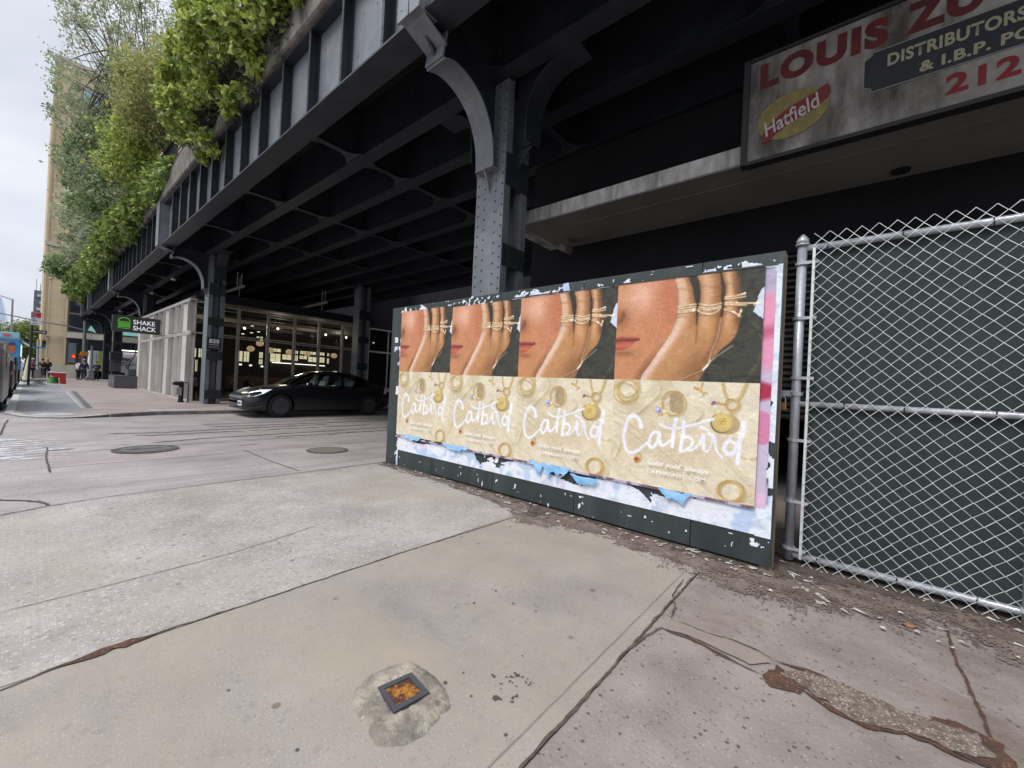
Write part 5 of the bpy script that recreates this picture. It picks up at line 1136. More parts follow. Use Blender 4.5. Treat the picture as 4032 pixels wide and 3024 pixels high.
# red barrier with a green drum
t = thing('plastic_barrier', 'red plastic barrier with a white worn top standing on the far pavement', 'barrier', (1.3, 41.5, 0))
red_p = mat('red_plastic', C(196,54,40), .5, var=C(170,44,38), vscale=5)
b = MB(); b.prism([(.90,.60),(1.05,.46),(1.32,.42),(1.36,.0),(1.64,.0),(1.60,.42),(1.62,.72),(.85,.72)], 'y', 41.2, 41.6); b.build('body', red_p, t, bevel=.03)
b = MB(); b.prism([(.82,.722),(1.64,.722),(1.62,.80),(1.2,.78),(.95,.82),(.80,.80)], 'y', 41.15, 41.65); b.build('top', mat('faded_pink_top', C(224,196,206), .6), t, bevel=.02)
t = thing('green_drum', 'green plastic tub under the red barrier', 'tub', (1.05, 41.9, 0))
b = MB(); b.tube([(1.05,41.9,0),(1.05,41.9,.42)], [.28,.22], 16); b.build('body', mat('green_plastic', C(84,140,70), .5), t)
b = MB(); b.tube([(1.05,41.9,.38),(1.05,41.9,.43)], .235, 16); b.build('rim', mat('green_rim', C(70,120,60), .5), t)
# standpipe and thin pipe
t = thing('standpipe', 'black fire standpipe with a white notice hanging on it beside the pavilion corner', 'standpipe', (4.15, 21.75, 0))
b = MB(); b.tube([(4.15,21.75,0),(4.15,21.75,.84),(4.15,21.75,.9)], [.085,.085,.04], 12); b.tube([(4.15,21.75,0),(4.15,21.75,.06)], .11, 12); b.build('pipe', black, t, smooth=False)
b = MB(); b.tube([(4.15,21.75,.78),(3.95,21.7,.80),(3.86,21.68,.78)], [.09,.085,.06], 10); b.build('nozzle', black, t)
b = MB(); b.box(3.97,4.14,21.62,21.63,.30,.62); nn = b.build('notice', kerb_w, t)
b = MB()
for k in range(4): b.box(3.99,4.11-.02*(k % 2),21.612,21.618,.54-k*.06,.555-k*.06)
b.build('notice_text', MATS['red_plate'], nn)
t = thing('thin_pipe', 'thin dark vent pipe bent at the top beside the standpipe', 'pipe', (4.36, 21.6, 0))
b = MB(); b.tube([(4.36,21.6,0),(4.36,21.6,.80),(4.33,21.62,.84),(4.22,21.66,.84)], .022, 8); b.build('pipe', brown_p, t)
b = MB(); b.tube([(4.36,21.6,0),(4.36,21.6,.03)], .05, 10); b.build('base', brown_p, t)
# planters
pm_ = mat('charcoal_planter', C(88,88,94), .6, var=C(72,72,78), vscale=3)
for k, (x0, x1, y0, y1, z1, lb) in enumerate(((3.42,4.5,35.35,38.3,.77,'long low charcoal planter box beside the louvred wall'),)):
    t = thing('planter_box', lb, 'planter', ((x0+x1)/2, y0, 0))
    b = MB(); b.box(x0, x1, y0, y1, .0, z1); b.build('box', pm_, t, bevel=.01)
    b = MB(); b.box(x0-.015, x1+.015, y0-.015, y1, z1+.001, z1+.03); b.build('rim', pm_, t)
    for j in range(2): b = MB(); b.box(x0-.008, x0-.001, y0+.5+j*1.1, y0+.9+j*1.1, .3, .5); b.build('label_plate', pole_g, t)
t = thing('service_cabinet', 'taller grey cabinet at the end of the louvred wall with wiring on its top', 'cabinet', (4.3, 36.4, 0))
b = MB(); b.box(4.1, 4.58, 36.05, 37.2, .81, 1.16); b.box(4.14,4.56,36.1,37.1,1.16,1.24); b.build('box', pm_, t, bevel=.02)
b = MB(); b.tube([(4.12,36.2,1.24),(4.2,36.3,1.7),(4.42,36.3,2.1),(4.5,36.4,2.9)], .03, 6); b.tube([(4.12,36.1,1.2),(4.0,36.0,1.35),(4.05,36.0,1.5)], .03, 6); b.build('cable', black, t)
t = thing('utility_box', 'square dark utility cabinet mounted on a far viaduct column', 'utility box', (4.9, 49.9, 2.2))
b = MB(); b.box(4.45, 5.25, 49.6, 50.06, 1.85, 2.65); b.build('box', pm_, t, bevel=.02)
b = MB(); b.box(4.52, 5.18, 49.58, 49.599, 1.92, 2.58); b.build('door', steel, t)
b = MB(); b.box(4.5,5.2,49.7,50.06,.9,1.8); b.build('lower_box', pm_, t, bevel=.02)

# ================================================================== VEHICLES
def loft(secs, closed_ends=True):
    b = MB(); n = len(secs[0]); vs = [p for s in secs for p in s]; fs = []
    for i in range(len(secs)-1):
        for k in range(n-1): fs.append((i*n+k, i*n+k+1, (i+1)*n+k+1, (i+1)*n+k))
    if closed_ends: fs += [tuple(range(n))[::-1], tuple((len(secs)-1)*n+k for k in range(n))]
    return b.add(vs, fs)
def wheel(t, x, y, r, wdt, side, tm, rm, spokes=9):
    b = MB(); b.tube([(x, y-wdt/2, r), (x, y-wdt/2+.03, r), (x, y+wdt/2-.03, r), (x, y+wdt/2, r)], [r*.93, r, r, r*.93], 32)
    w_ = b.build('wheel', tm, t, smooth=False)
    b = MB(); ys = y+side*(wdt/2+.004); b.tube([(x, ys-side*.02, r), (x, ys, r)], [r*.72, r*.70], 28)
    for k in range(spokes):
        a = 2*PI*k/spokes; c, s_ = math.cos(a), math.sin(a)
        P = [(x+c*r*.12-s_*.03, r+s_*r*.12+c*.03), (x+c*r*.68-s_*.05, r+s_*r*.68+c*.05), (x+c*r*.68+s_*.02, r+s_*r*.68-c*.02), (x+c*r*.12+s_*.03, r+s_*r*.12-c*.03)]
        b.prism(P, 'y', ys, ys+side*.018)
    b.build('rim', rm, w_)
tyre = mat('black_tyre', C(30,30,32), .8); rim_d = mat('dark_alloy', C(92,92,98), .35, metal=.6)
paint = mat('gloss_black_paint', C(22,23,28), .30, spec=.5, coat=.35)
car = thing('saloon_car', 'sleek black fastback saloon car driving past the restaurant', 'car', (7.3, 15.95, -.085))
Mc = Matrix.Translation((4.52, 15.97, -.09))
# stations: x, z_bottom, z_belt, half width, z_centre of the upper surface (bonnet / boot), crown
s_ = 1.15
ST_ = [(-.03,.30,.54,.56,.57),(.01,.24,.60,.72,.625),(.10,.20,.655,.83,.685),(.30,.18,.73,.89,.765),(.60,.17,.80,.92,.87),(.95,.17,.87,.925,.94),(1.30,.17,.92,.925,.99),(1.70,.17,.94,.925,1.00),(2.30,.17,.94,.925,1.0),(3.0,.17,.95,.925,1.0),(3.6,.17,.97,.92,1.0),(4.0,.18,.985,.90,1.0),(4.35,.20,1.0,.86,1.02),(4.58,.26,.98,.80,1.02),(4.70,.36,.90,.72,.95),(4.72,.46,.80,.66,.82)]
secs = []
def dens(rows, n=5):
    out = []
    P = [rows[0]]+rows+[rows[-1]]
    for i in range(1, len(P)-2):
        for k in range(n):
            t = k/n; out.append(tuple(.5*((2*P[i][j])+(-P[i-1][j]+P[i+1][j])*t+(2*P[i-1][j]-5*P[i][j]+4*P[i+1][j]-P[i+2][j])*t*t+(-P[i-1][j]+3*P[i][j]-3*P[i+1][j]+P[i+2][j])*t**3) for j in range(len(rows[0]))))
    out.append(rows[-1]); return out
for (x, zb, zt, hw, zc) in dens(ST_):
    half = [(hw*.80, zb), (hw*.95, zb+.04), (hw*.985, zb+.16), (hw, (zb+zt)*.52), (hw*.985, zt-.14), (hw*.95, zt-.03), (hw*.86, zt+.01), (hw*.55, (zt+2*zc)/3), (0, zc)]
    ring_ = [Vector((x, -y, z)) for y, z in half]+[Vector((x, y, z)) for y, z in half[-2::-1]]
    secs.append([Mc @ (p*s_) for p in ring_])
n_ = len(secs[0]); b = loft(secs); b.f += [(i*n_, (i+1)*n_, (i+1)*n_+n_-1, i*n_+n_-1) for i in range(len(secs)-1)]
body = b.build('body', paint, car, smooth=True)
bmx = bmesh.new(); bmx.from_mesh(body.data); bmesh.ops.recalc_face_normals(bmx, faces=bmx.faces[:]); bmx.to_mesh(body.data); bmx.free()
cut = MB(); WX = (.90, 3.78); 
for wx in WX:
    c0 = Mc @ Vector((wx*s_, 0, .345*s_))
    cut.tube([(c0.x, c0.y-1.4, c0.z), (c0.x, c0.y-.72, c0.z)], .385*s_, 36); cut.tube([(c0.x, c0.y+.72, c0.z), (c0.x, c0.y+1.4, c0.z)], .385*s_, 36)
co_ = cut.build('cutter', None); md = body.modifiers.new('arches', 'BOOLEAN'); md.operation = 'DIFFERENCE'; md.object = co_; md.solver = 'EXACT'
dg = bpy.context.evaluated_depsgraph_get(); nm = bpy.data.meshes.new_from_object(body.evaluated_get(dg)); body.modifiers.clear(); body.data = nm; bpy.data.objects.remove(co_); es = body.modifiers.new('split', 'EDGE_SPLIT'); es.split_angle = math.radians(38)
for wx in WX:
    for sd_ in (-1, 1):
        c0 = Mc @ Vector((wx*s_, sd_*.80*s_, 0)); 
        cx, cy = c0.x, c0.y; tt = []
        # wheel() works at ground level z=0: shift through a temporary matrix
        k0 = len(bpy.data.objects); wheel(car, cx, cy, .335*s_, .235*s_, sd_, tyre, rim_d)
for o in car.children:
    if o.name.startswith('wheel'): o.location.z += -.09
def cab(u): return Mc @ (Vector(u)*s_)
# glasshouse: windscreen, roof, side glass, backlight
CAB0 = [(1.22,.93,.80,.93,.70),(1.60,.95,.80,1.17,.64),(2.02,.955,.80,1.36,.59),(2.45,.96,.80,1.43,.57),(2.85,.96,.80,1.44,.565),(3.25,.97,.80,1.40,.56),(3.70,.985,.79,1.28,.55),(4.10,1.0,.77,1.14,.56),(4.42,1.0,.74,1.02,.58)]
glass_c = glassmat('tinted_car_glass', (.50, .56, .55), 1.45)
CAB = CAB0; roof = []; 
for (x, zb, hb, zt, ht) in CAB: roof.append([cab((x, -ht, zt-.02)), cab((x, -ht*.9, zt+.005)), cab((x, -ht*.5, zt+.03)), cab((x, 0, zt+.04)), cab((x, ht*.5, zt+.03)), cab((x, ht*.9, zt+.005)), cab((x, ht, zt-.02))])
loft(roof[2:], False).build('roof_glass', mat('black_roof_glass', C(16,17,20), .06, spec=.8), car, smooth=True)
loft(roof[:3], False).build('windscreen', glass_c, car, smooth=True)
for sd_ in (-1, 1):
    def sidepane(i0, i1, f0=0., f1=1., name='side_window', mm=glass_c):
        S_ = []
        for i in range(i0, i1+1):
            x, zb, hb, zt, ht = CAB[i]; S_.append([cab((x, sd_*hb, zb-.01)), cab((x, sd_*(hb+ht)/2*1.01, (zb+zt)/2)), cab((x, sd_*(ht+.004), zt-.03))])
        return loft(S_, False).build(name, mm, car, smooth=True)
    sidepane(0, 4); sidepane(4, 6, name='rear_side_window'); sidepane(6, 8, name='quarter_panel', mm=paint)
    for i, wd in ((4, .05),):
        x, zb, hb, zt, ht = CAB[i]; MB().add([cab((x-wd, sd_*(hb+.012), zb-.01)), cab((x+wd, sd_*(hb+.012), zb-.01)), cab((x+wd, sd_*(ht+.012), zt-.02)), cab((x-wd, sd_*(ht+.012), zt-.02)), cab((x-wd, sd_*(hb+ht)/2*1.03, (zb+zt)/2)), cab((x+wd, sd_*(hb+ht)/2*1.03, (zb+zt)/2))], [(0,1,5,4),(4,5,2,3)]).build('door_pillar', paint, car)
    MB().tube([cab((x, sd_*(ht+.006), zt-.015)) for x, zb, hb, zt, ht in CAB], .022*s_, 6).build('roof_rail', paint, car)
    # lamps, mirror, handles
    MB().add([cab((.075, sd_*.83, .600)), cab((.02, sd_*.50, .600)), cab((.20, sd_*.56, .735)), cab((.42, sd_*.74, .815)), cab((.64, sd_*.90, .835)), cab((.44, sd_*.925, .715)), cab((.22, sd_*.89, .625))], [tuple(range(7))]).build('headlamp', mat('headlamp_lens', C(206,210,222), .15, spec=.9, emit=C(200,205,220), estr=.4) if 'headlamp_lens' not in MATS else MATS['headlamp_lens'], car)
    MB().prism([(4.44*s_,.98*s_),(4.70*s_,.92*s_),(4.66*s_,.84*s_),(4.50*s_,.84*s_),(4.42*s_,.72*s_),(4.36*s_,.80*s_)], 'y', sd_*.80*s_, sd_*.85*s_, Mc).build('tail_lamp', mat('tail_lamp_lens', C(190,176,186), .2) if 'tail_lamp_lens' not in MATS else MATS['tail_lamp_lens'], car)
    MB().box(1.62*s_, 1.78*s_, sd_*.93*s_-.06, sd_*.93*s_+.06, .96*s_, 1.07*s_, Mc).build('door_mirror', paint, car, bevel=.03)
MB().box(1.45*s_, 4.2*s_, -.8*s_, .8*s_, .3*s_, .90*s_, Mc).build('cabin_floor', black, car)
seat_m = mat('white_seat_leather', C(206,214,212), .5)
for (x, y) in ((2.25,-.38),(2.25,.38),(3.15,-.40),(3.15,.0),(3.15,.40)):
    b = MB(); b.prism([(x*s_,.86*s_),((x+.1)*s_,.86*s_),((x+.22)*s_,1.12*s_),((x+.20)*s_,1.17*s_),((x+.10)*s_,1.14*s_)], 'y', (y-.2)*s_, (y+.2)*s_, Mc); b.build('seat', seat_m, car, bevel=.03)
    b = MB(); b.prism([((x+.12)*s_,1.18*s_),((x+.24)*s_,1.16*s_),((x+.28)*s_,1.30*s_),((x+.20)*s_,1.32*s_)], 'y', (y-.11)*s_, (y+.11)*s_, Mc); b.build('headrest', seat_m, car, bevel=.03)
MB().box(-.045*s_, -.02*s_, -.62*s_, -.32*s_, .34*s_, .48*s_, Mc).build('licence_plate', mat('plate_white', C(222,222,214), .5), car, bevel=.004)
MB().box(-.05*s_, -.046*s_, -.58*s_, -.36*s_, .38*s_, .44*s_, Mc).build('plate_marks', mat('plate_ink', C(60,70,120), .6), car)
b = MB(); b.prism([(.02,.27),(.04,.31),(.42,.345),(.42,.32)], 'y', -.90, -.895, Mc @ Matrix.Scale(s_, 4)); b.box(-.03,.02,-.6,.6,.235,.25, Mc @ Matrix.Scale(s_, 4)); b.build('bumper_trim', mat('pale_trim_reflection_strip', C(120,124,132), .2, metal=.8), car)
MB().box(1.30*s_, 1.46*s_, -.30*s_, -.12*s_, .985*s_, .99*s_, Matrix.Translation((0,0,.0)) @ Mc @ Matrix.Rotation(-.0, 4, 'Y')).build('dashboard_papers', kerb_w, car)
for x in (2.0, 2.95): MB().box(x*s_, (x+.16)*s_, -.935*s_, -.926*s_, .80*s_, .82*s_, Mc).build('door_handle', paint, car)
for x in (1.55, 2.70, 3.45): MB().box(x*s_, (x+.006)*s_, -.929*s_, -.925*s_, .28*s_, .92*s_, Mc).build('door_seam', tyre, car)

# box lorries
def lorry(name, label, x0, x1, y0, y1, z0, z1, mm):
    t = thing(name, label, 'lorry', ((x0+x1)/2, (y0+y1)/2, 0))
    MB().box(x0, x1, y0, y1, z0, z1).build('box', mm, t, bevel=.03)
    MB().box(x0+.1, x1-.1, y0+.2, y1-.2, z0-.35, z0-.01).build('chassis', black, t)
    for x in (x0+.8, x1-.8):
        MB().tube([(x, y0+.15, .42), (x, y0+.45, .42)], .48, 20).build('wheel', tyre, t)
    return t
wt = mat('white_lorry_paint', C(226,228,232), .4)
t = lorry('delivery_lorry', 'white box lorry with dark and red initials on its side beyond the columns', 5.35, 9.4, 62, 64.2, .65, 2.9, wt)
dk_ = mat('navy_logo', C(38,34,60), .5); rd = mat('crimson_logo', C(190,34,62), .5)
b = MB(); b.prism([(6.30,1.95),(6.42,1.95),(6.62,2.25),(6.66,1.95),(6.76,1.95),(6.72,2.33),(6.56,2.33)], 'y', 61.97, 61.995); b.prism([(6.78,2.33),(6.90,2.33),(6.92,2.1),(7.06,2.33),(7.14,2.33),(6.96,1.95),(6.86,1.95)], 'y', 61.97, 61.995); b.build('logo', dk_, t)
text('logo', 'S', FACE_S, (7.08, 61.98, 1.95), .28, .38, rd, t, bold=.04)
b = MB(); b.box(6.1, 6.72, 61.97, 61.995, 1.77, 1.84)
for k in range(4): b.prism([(6.78+k*.16,1.77),(6.88+k*.16,1.805),(6.78+k*.16,1.84)], 'y', 61.97, 61.995)
b.box(6.1,7.7,61.97,61.995,1.66,1.675); b.build('arrow_stripe', dk_, t)
text('phone_number', '201-420', FACE_S, (6.25, 61.98, 1.45), 1.05, .14, dk_, t, bold=.03)
b = MB(); b.box(6.0, 8.6, 61.7, 61.8, 3.10, 3.2); tag(b.build('lit_shop_strip', MATS['lit_strip']), 'bright strip lights above the white lorry with initials', 'strip light')
t = lorry('moving_lorry', 'white box lorry with a lime green stripe behind the people at the corner', 3.9, 5.2, 60.2, 62, .75, 2.85, wt)
b = MB(); b.box(4.55, 4.78, 60.17, 60.199, .75, 2.85); b.build('lime_stripe', mat('lime_stripe', C(176,204,60), .5), t)
b = MB(); b.box(4.02,4.04,60.17,60.199,.8,2.7); b.box(4.4,4.42,60.17,60.199,.8,2.7); b.build('door_edge', pole_g, t)
# food truck
ft = thing('food_truck', 'bright blue food truck with pictures of a burger and a drink parked on the avenue', 'food truck', (-1.6, 49, 0))
blue = mat('sky_blue_paint', C(70,160,214), .4, var=C(60,146,204), vscale=1)
MB().box(-2.9, -.48, 46, 52, .7, 3.02).build('body', blue, ft, bevel=.05)
MB().box(-2.85, -.55, 46.1, 52, 3.03, 3.45).build('roof_sign', mat('pale_aqua_sign', C(160,206,222), .5), ft, bevel=.02)
MB().box(-2.9, -.50, 45.96, 45.99, 2.93, 3.01).build('white_band', kerb_w, ft)
b = MB(); b.ball((-1.15,46.02,3.25), .17, 12, 6, (1.2,.1,.6)); b.ball((-1.9,46.02,3.25), .17, 12, 6, (1.2,.1,.6)); b.build('sign_picture', mat('pink_oval', C(216,110,120), .6), ft)
orn = mat('burger_orange', C(206,110,60), .6); 
b = MB(); b.ball((-1.35,45.98,2.55), .32, 14, 8, (1,.06,.55)); b.ball((-1.35,45.98,2.1), .32, 14, 8, (1,.06,.4)); b.build('burger_picture', orn, ft)
MB().ball((-1.35,45.975,2.33), .34, 14, 8, (1,.05,.25)).build('burger_filling', rust_m, ft)
b = MB(); b.prism([(-.99,1.95),(-.75,1.95),(-.70,2.5),(-1.04,2.5)], 'y', 45.95, 45.985); b.build('cup_picture', orn, ft)
b = MB(); b.prism([(-1.03,2.52),(-.70,2.52),(-.74,2.72),(-.98,2.74)], 'y', 45.95, 45.985); b.build('cup_lid', mat('purple_lid', C(86,66,110), .6), ft)
b = MB(); b.box(-.93,-.78,45.96,45.985,1.62,1.76); b.build('small_sign', dk_, ft)
b = MB(); b.prism([(-.47,2.98),(-.05,2.62),(-.06,2.56),(-.47,2.88)], 'y', 46.2, 51); b.build('awning', mat('pale_awning', C(196,220,226), .5), ft)
b = MB(); b.box(-.478, -.44, 46.3, 50.5, 1.75, 2.6); b.build('service_window', mat('lit_hatch', C(226,236,240), .5, emit=C(226,238,245), estr=.7), ft)
b = MB(); b.box(-2.8,-.52,45.9,45.99,.35,.8); b.build('bumper', black, ft, bevel=.02)
for x in (-2.7, -.62):
    for y in (47, 51): MB().tube([(x-.12, y, .38), (x+.12, y, .38)], .42, 18).build('wheel', tyre, ft)
# grey van and dark car parked on the avenue (their kerb sides reach into the picture)
def parked(name, label, cat, y0, L_, w_, prof, pm__, tail, win_):
    """prof: side outline (distance along car, z) clockwise from the rear bottom"""
    t = thing(name, label, cat, (-.5-w_/2, y0, -.1)); xr = -.46; xl = xr-w_
    n = len(prof); secs = []
    for x, ins, dz in ((xl,.10,-.06),(xl+.10,.03,0),(xl+.3,0,0),(xr-.3,0,0),(xr-.10,.03,0),(xr,.10,-.06)):
        cyy = L_/2; secs.append([(x, y0+cyy+(a-cyy)*(1-ins/cyy), max(z+dz*(z > .9), .0)) for a, z in prof])
    b = MB(); vs = [p for s2 in secs for p in s2]; fs = []
    for i in range(len(secs)-1):
        for k in range(n): fs.append((i*n+k, i*n+(k+1) % n, (i+1)*n+(k+1) % n, (i+1)*n+k))
    fs += [tuple(range(n)), tuple((len(secs)-1)*n+k for k in range(n-1, -1, -1))]; b.add(vs, fs); b.build('body', pm__, t, bevel=.03)
    for yy in (y0+.9, y0+L_-1.0):
        for x in (xl+.13, xr-.13): MB().tube([(x-.12, yy, .26), (x+.12, yy, .26)], .36, 22).build('wheel', tyre, t)
    for a in (xl+.08, xr-.20): MB().box(a, a+.13, y0-.03, y0+.08, *tail).build('tail_lamp', mat('red_tail_lamp', C(130,26,34), .3) if 'red_tail_lamp' not in MATS else MATS['red_tail_lamp'], t, bevel=.02)
    MB().prism(win_, 'y', y0-.012, y0+.02, Matrix.Translation((xl+w_/2, 0, 0))).build('rear_window', dglass, t)
    MB().box(xr+.001, xr+.012, y0+1.4, y0+L_-1.6, win_[0][1], win_[-1][1]-.05).build('side_window', dglass, t)
    MB().box(xl+.1, xr-.1, y0-.06, y0+.05, .25, .5).build('bumper', black, t, bevel=.03)
    return t
silver = mat('silver_grey_paint', C(150,150,148), .3, metal=.5, var=C(130,130,130), vscale=1)
parked('parked_van', 'silver grey van parked on the avenue at the left edge of the view', 'van', 17.9, 5.0, 2.0, [(.0,.25),(-.02,.9),(.12,1.75),(.3,1.9),(3.3,1.92),(4.1,1.3),(4.9,1.05),(5.0,.6),(4.95,.25)], silver, (.95, 1.4), [(-.75,1.15),(.75,1.15),(.68,1.68),(-.68,1.68)])
parked('parked_car', 'dark car parked on the avenue between the grey van and the food truck', 'car', 27.0, 4.6, 1.85, [(.0,.2),(-.02,.85),(.3,1.0),(.9,1.42),(2.6,1.46),(3.4,1.0),(4.5,.8),(4.6,.5),(4.55,.2)], mat('dark_maroon_paint', C(44,34,40), .3), (.72, .92), [(-.6,1.02),(.6,1.02),(.5,1.30),(-.5,1.30)])
parked('parked_car', 'black car parked on the avenue nearest the food truck', 'car', 34.5, 4.6, 1.85, [(.0,.2),(-.02,.9),(.2,1.2),(.7,1.62),(2.9,1.66),(3.6,1.1),(4.5,.9),(4.6,.5),(4.55,.2)], mat('black_blue_paint', C(26,28,36), .3), (.85, 1.1), [(-.6,1.1),(.6,1.1),(.5,1.45),(-.5,1.45)])
# folded parasol
t = thing('folded_parasol', 'cream folded parasol on a dark stand beside the parking sign post', 'parasol', (-.15, 44, 0))
b = MB(); b.tube([(-.15,44,.1),(-.13,44,.5),(-.10,44,1.3),(-.06,44,1.85)], [.16,.14,.09,.03], 10); b.build('canopy', mat('cream_canvas', C(214,208,176), .8), t)
b = MB(); b.tube([(-.15,44,0),(-.06,44,1.95)], .02, 6); b.box(-.35,.05,43.8,44.2,0,.06); b.build('stand', black, t)
t = thing('folding_trestle', 'dark folding trestle lying by the foot of the sign post', 'trestle', (.3, 38.3, 0))
b = MB()
for k in range(3): b.tube([(.05+k*.12,38.2,.02),(.45+k*.12,38.5,.30)], .02, 5); b.tube([(.5+k*.1,38.2,.02),(.12+k*.1,38.5,.28)], .02, 5)
b.build('frame', brown_p, t)

# ================================================================== PEOPLE
def skin_obj(name, nodes, edges, m, parent, sub=1):
    """nodes: {key: (x, y, z, r)}"""
    keys = list(nodes); idx = {k: i for i, k in enumerate(keys)}
    me = bpy.data.meshes.new(name); bm = bmesh.new(); sl = bm.verts.layers.skin.verify(); vs = []
    for k in keys:
        x, y, z, r = nodes[k]; v = bm.verts.new((x, y, z)); rr = r if isinstance(r, tuple) else (r, r); v[sl].radius = rr; vs.append(v)
    vs[0][sl].use_root = True
    for a, c in edges: bm.edges.new((vs[idx[a]], vs[idx[c]]))
    bm.to_mesh(me); bm.free(); me.materials.append(m)
    o = bpy.data.objects.new(name, me); COL.objects.link(o); o.modifiers.new('skin', 'SKIN').use_smooth_shade = True
    s2 = o.modifiers.new('sub', 'SUBSURF'); s2.levels = sub; s2.render_levels = sub
    dg = bpy.context.evaluated_depsgraph_get(); nm_ = bpy.data.meshes.new_from_object(o.evaluated_get(dg)); o.modifiers.clear(); o.data = nm_
    o.parent = parent; o.matrix_parent_inverse = Matrix.Identity(4)
    return o
SKIN = mat('skin', C(176,124,98), .6); SKIN2 = mat('darker_skin', C(120,82,64), .6)
def person(label, loc, rz_, h, top, bottom, hairc, skinm=SKIN, pose='stand', arms='down', hat=None, longhair=False, coat=False, group=None):
    t = thing('person', label, 'person', loc, rz_, group); k = h/1.75
    sit = pose == 'sit'; wk = {'stand': 0, 'walk': .18, 'sit': 0}[pose]
    hipz = .92 if not sit else .50
    N = {'pelvis': (0, 0, hipz, (.15, .11)), 'waist': (0, 0, hipz+.16, (.13, .10)), 'chest': (0, .01, hipz+.40, (.16, .11)), 'neck': (0, .01, hipz+.57, .055), 'nk2': (0, 0, hipz+.63, .05), 'head': (0, -.02, hipz+.72, (.075, .09)), 'crown': (0, -.01, hipz+.80, (.07, .085))}
    E = [('pelvis','waist'),('waist','chest'),('chest','neck'),('neck','nk2'),('nk2','head'),('head','crown')]
    for s_, sg_ in (('l', -1), ('r', 1)):
        st_ = wk*sg_
        if sit: J_ = [(sg_*.10, 0, hipz-.02, .085), (sg_*.12, -.42, hipz+.0, .065), (sg_*.12, -.44, .28, .05), (sg_*.12, -.42, .08, .035), (sg_*.13, -.56, .04, .035)]
        else: J_ = [(sg_*.10, 0, hipz-.06, .085), (sg_*.10, -st_*.7-.02, .50, .06), (sg_*.10, st_*.2-st_, .28, .05), (sg_*.10, st_*.4-st_*1.6+.02, .09, .036), (sg_*.11, st_*.4-st_*1.6-.13, .04, .036)]
        pv = 'pelvis'
        for i, q in enumerate(J_): N[s_+'leg%d' % i] = q; E.append((pv, s_+'leg%d' % i)); pv = s_+'leg%d' % i
        zs = hipz+.50
        if arms == 'down': A = [(sg_*.19, .01, zs, .055), (sg_*.24, .02, zs-.27, .042), (sg_*.25, -.05, zs-.50, .032), (sg_*.25, -.07, zs-.56, (.034, .018))]
        elif arms == 'front': A = [(sg_*.19, .01, zs, .055), (sg_*.23, -.04, zs-.26, .042), (sg_*.10, -.24, zs-.24, .032), (sg_*.06, -.29, zs-.22, (.034, .018))]
        else: A = [(sg_*.19, .01, zs, .055), (sg_*.24, .03, zs-.26, .042), (sg_*.16, -.16, zs-.36, .032), (sg_*.13, -.20, zs-.36, (.034, .018))]
        pv = 'chest'
        for i, q in enumerate(A): N[s_+'arm%d' % i] = q; E.append((pv, s_+'arm%d' % i)); pv = s_+'arm%d' % i
        hx_, hy, hz = A[-1][:3]; d = Vector(A[-1][:3])-Vector(A[-2][:3]); d.normalize(); sd2 = Vector((0, 1, 0)) if arms == 'down' else Vector((0, 0, 1))
        for f in range(4):
            p0 = Vector((hx_, hy, hz))+d*.03+sd2*(f-1.5)*.019; L2 = (.066, .076, .072, .056)[f]
            p1 = p0+d*L2*.55; p2 = p1+(d*.8+Vector((-sg_*.5, -.2, 0))).normalized()*L2*.5
            for nm2, pp_, rr in (('a', p0, .010), ('b', p1, .009), ('c', p2, .007)): N[s_+'f%d' % f+nm2] = (*pp_, rr)
            E += [(s_+'arm3', s_+'f%da' % f), (s_+'f%da' % f, s_+'f%db' % f), (s_+'f%db' % f, s_+'f%dc' % f)]
        p0 = Vector((hx_, hy, hz))-d*.01-sd2*.035; p1 = p0+d*.035-sd2*.012; N[s_+'ta'] = (*p0, .011); N[s_+'tb'] = (*p1, .009); E += [(s_+'arm3', s_+'ta'), (s_+'ta', s_+'tb')]
    def sc(D): return {a: (x*k, y*k, z*k, tuple(r*k for r in rr) if isinstance(rr, tuple) else rr*k) for a, (x, y, z, rr) in D.items()}
    body = skin_obj('body', sc(N), E, skinm, t)
    pick = lambda pred, grow: {a: (*q[:3], tuple(r+grow for r in q[3]) if isinstance(q[3], tuple) else q[3]+grow) for a, q in N.items() if pred(a)}
    T = pick(lambda a: a in ('waist', 'chest') or ('arm' in a and a[-1] in '012'), .022); T['pelvis'] = (0, 0, hipz-(.0 if not coat else .12), (.165, .13)); T['collar'] = (0, .01, hipz+.545, .075)
    T = {'chest': T.pop('chest'), **T}
    E2 = [('chest','waist'),('waist','pelvis'),('chest','collar')]+[e for s_ in 'lr' for e in (('chest', s_+'arm0'), (s_+'arm0', s_+'arm1'), (s_+'arm1', s_+'arm2'))]
    skin_obj('jacket', sc(T), E2, top, t)
    Bt = pick(lambda a: 'leg' in a and a[-1] in '0123', .018); Bt = {'pelvis': (0, 0, hipz, (.155, .12)), **Bt}
    skin_obj('trousers', sc(Bt), [e for s_ in 'lr' for e in (('pelvis', s_+'leg0'), (s_+'leg0', s_+'leg1'), (s_+'leg1', s_+'leg2'), (s_+'leg2', s_+'leg3'))], bottom, t)
    for s_ in 'lr':
        x, y, z, r = N[s_+'leg3']; x2, y2, z2, r2 = N[s_+'leg4']
        M3 = Matrix.Scale(k, 4); MB().ball(((x+x2)/2, (y+y2)/2-.01, z2), .05, 10, 6, (1, 2.6, .9), M3).build('shoe', tyre, None).parent = t
    hz = hipz+.76; M3 = Matrix.Scale(k, 4)
    b = MB(); b.ball((0, .012, hz+.035), .098, 14, 9, (.88, 1.0, 1.0), M3)
    if longhair: b.ball((0, .05, hz-.08), .10, 12, 8, (.95, .6, 1.7), M3)
    ho = b.build('hair', hairc, None, smooth=True); ho.parent = t
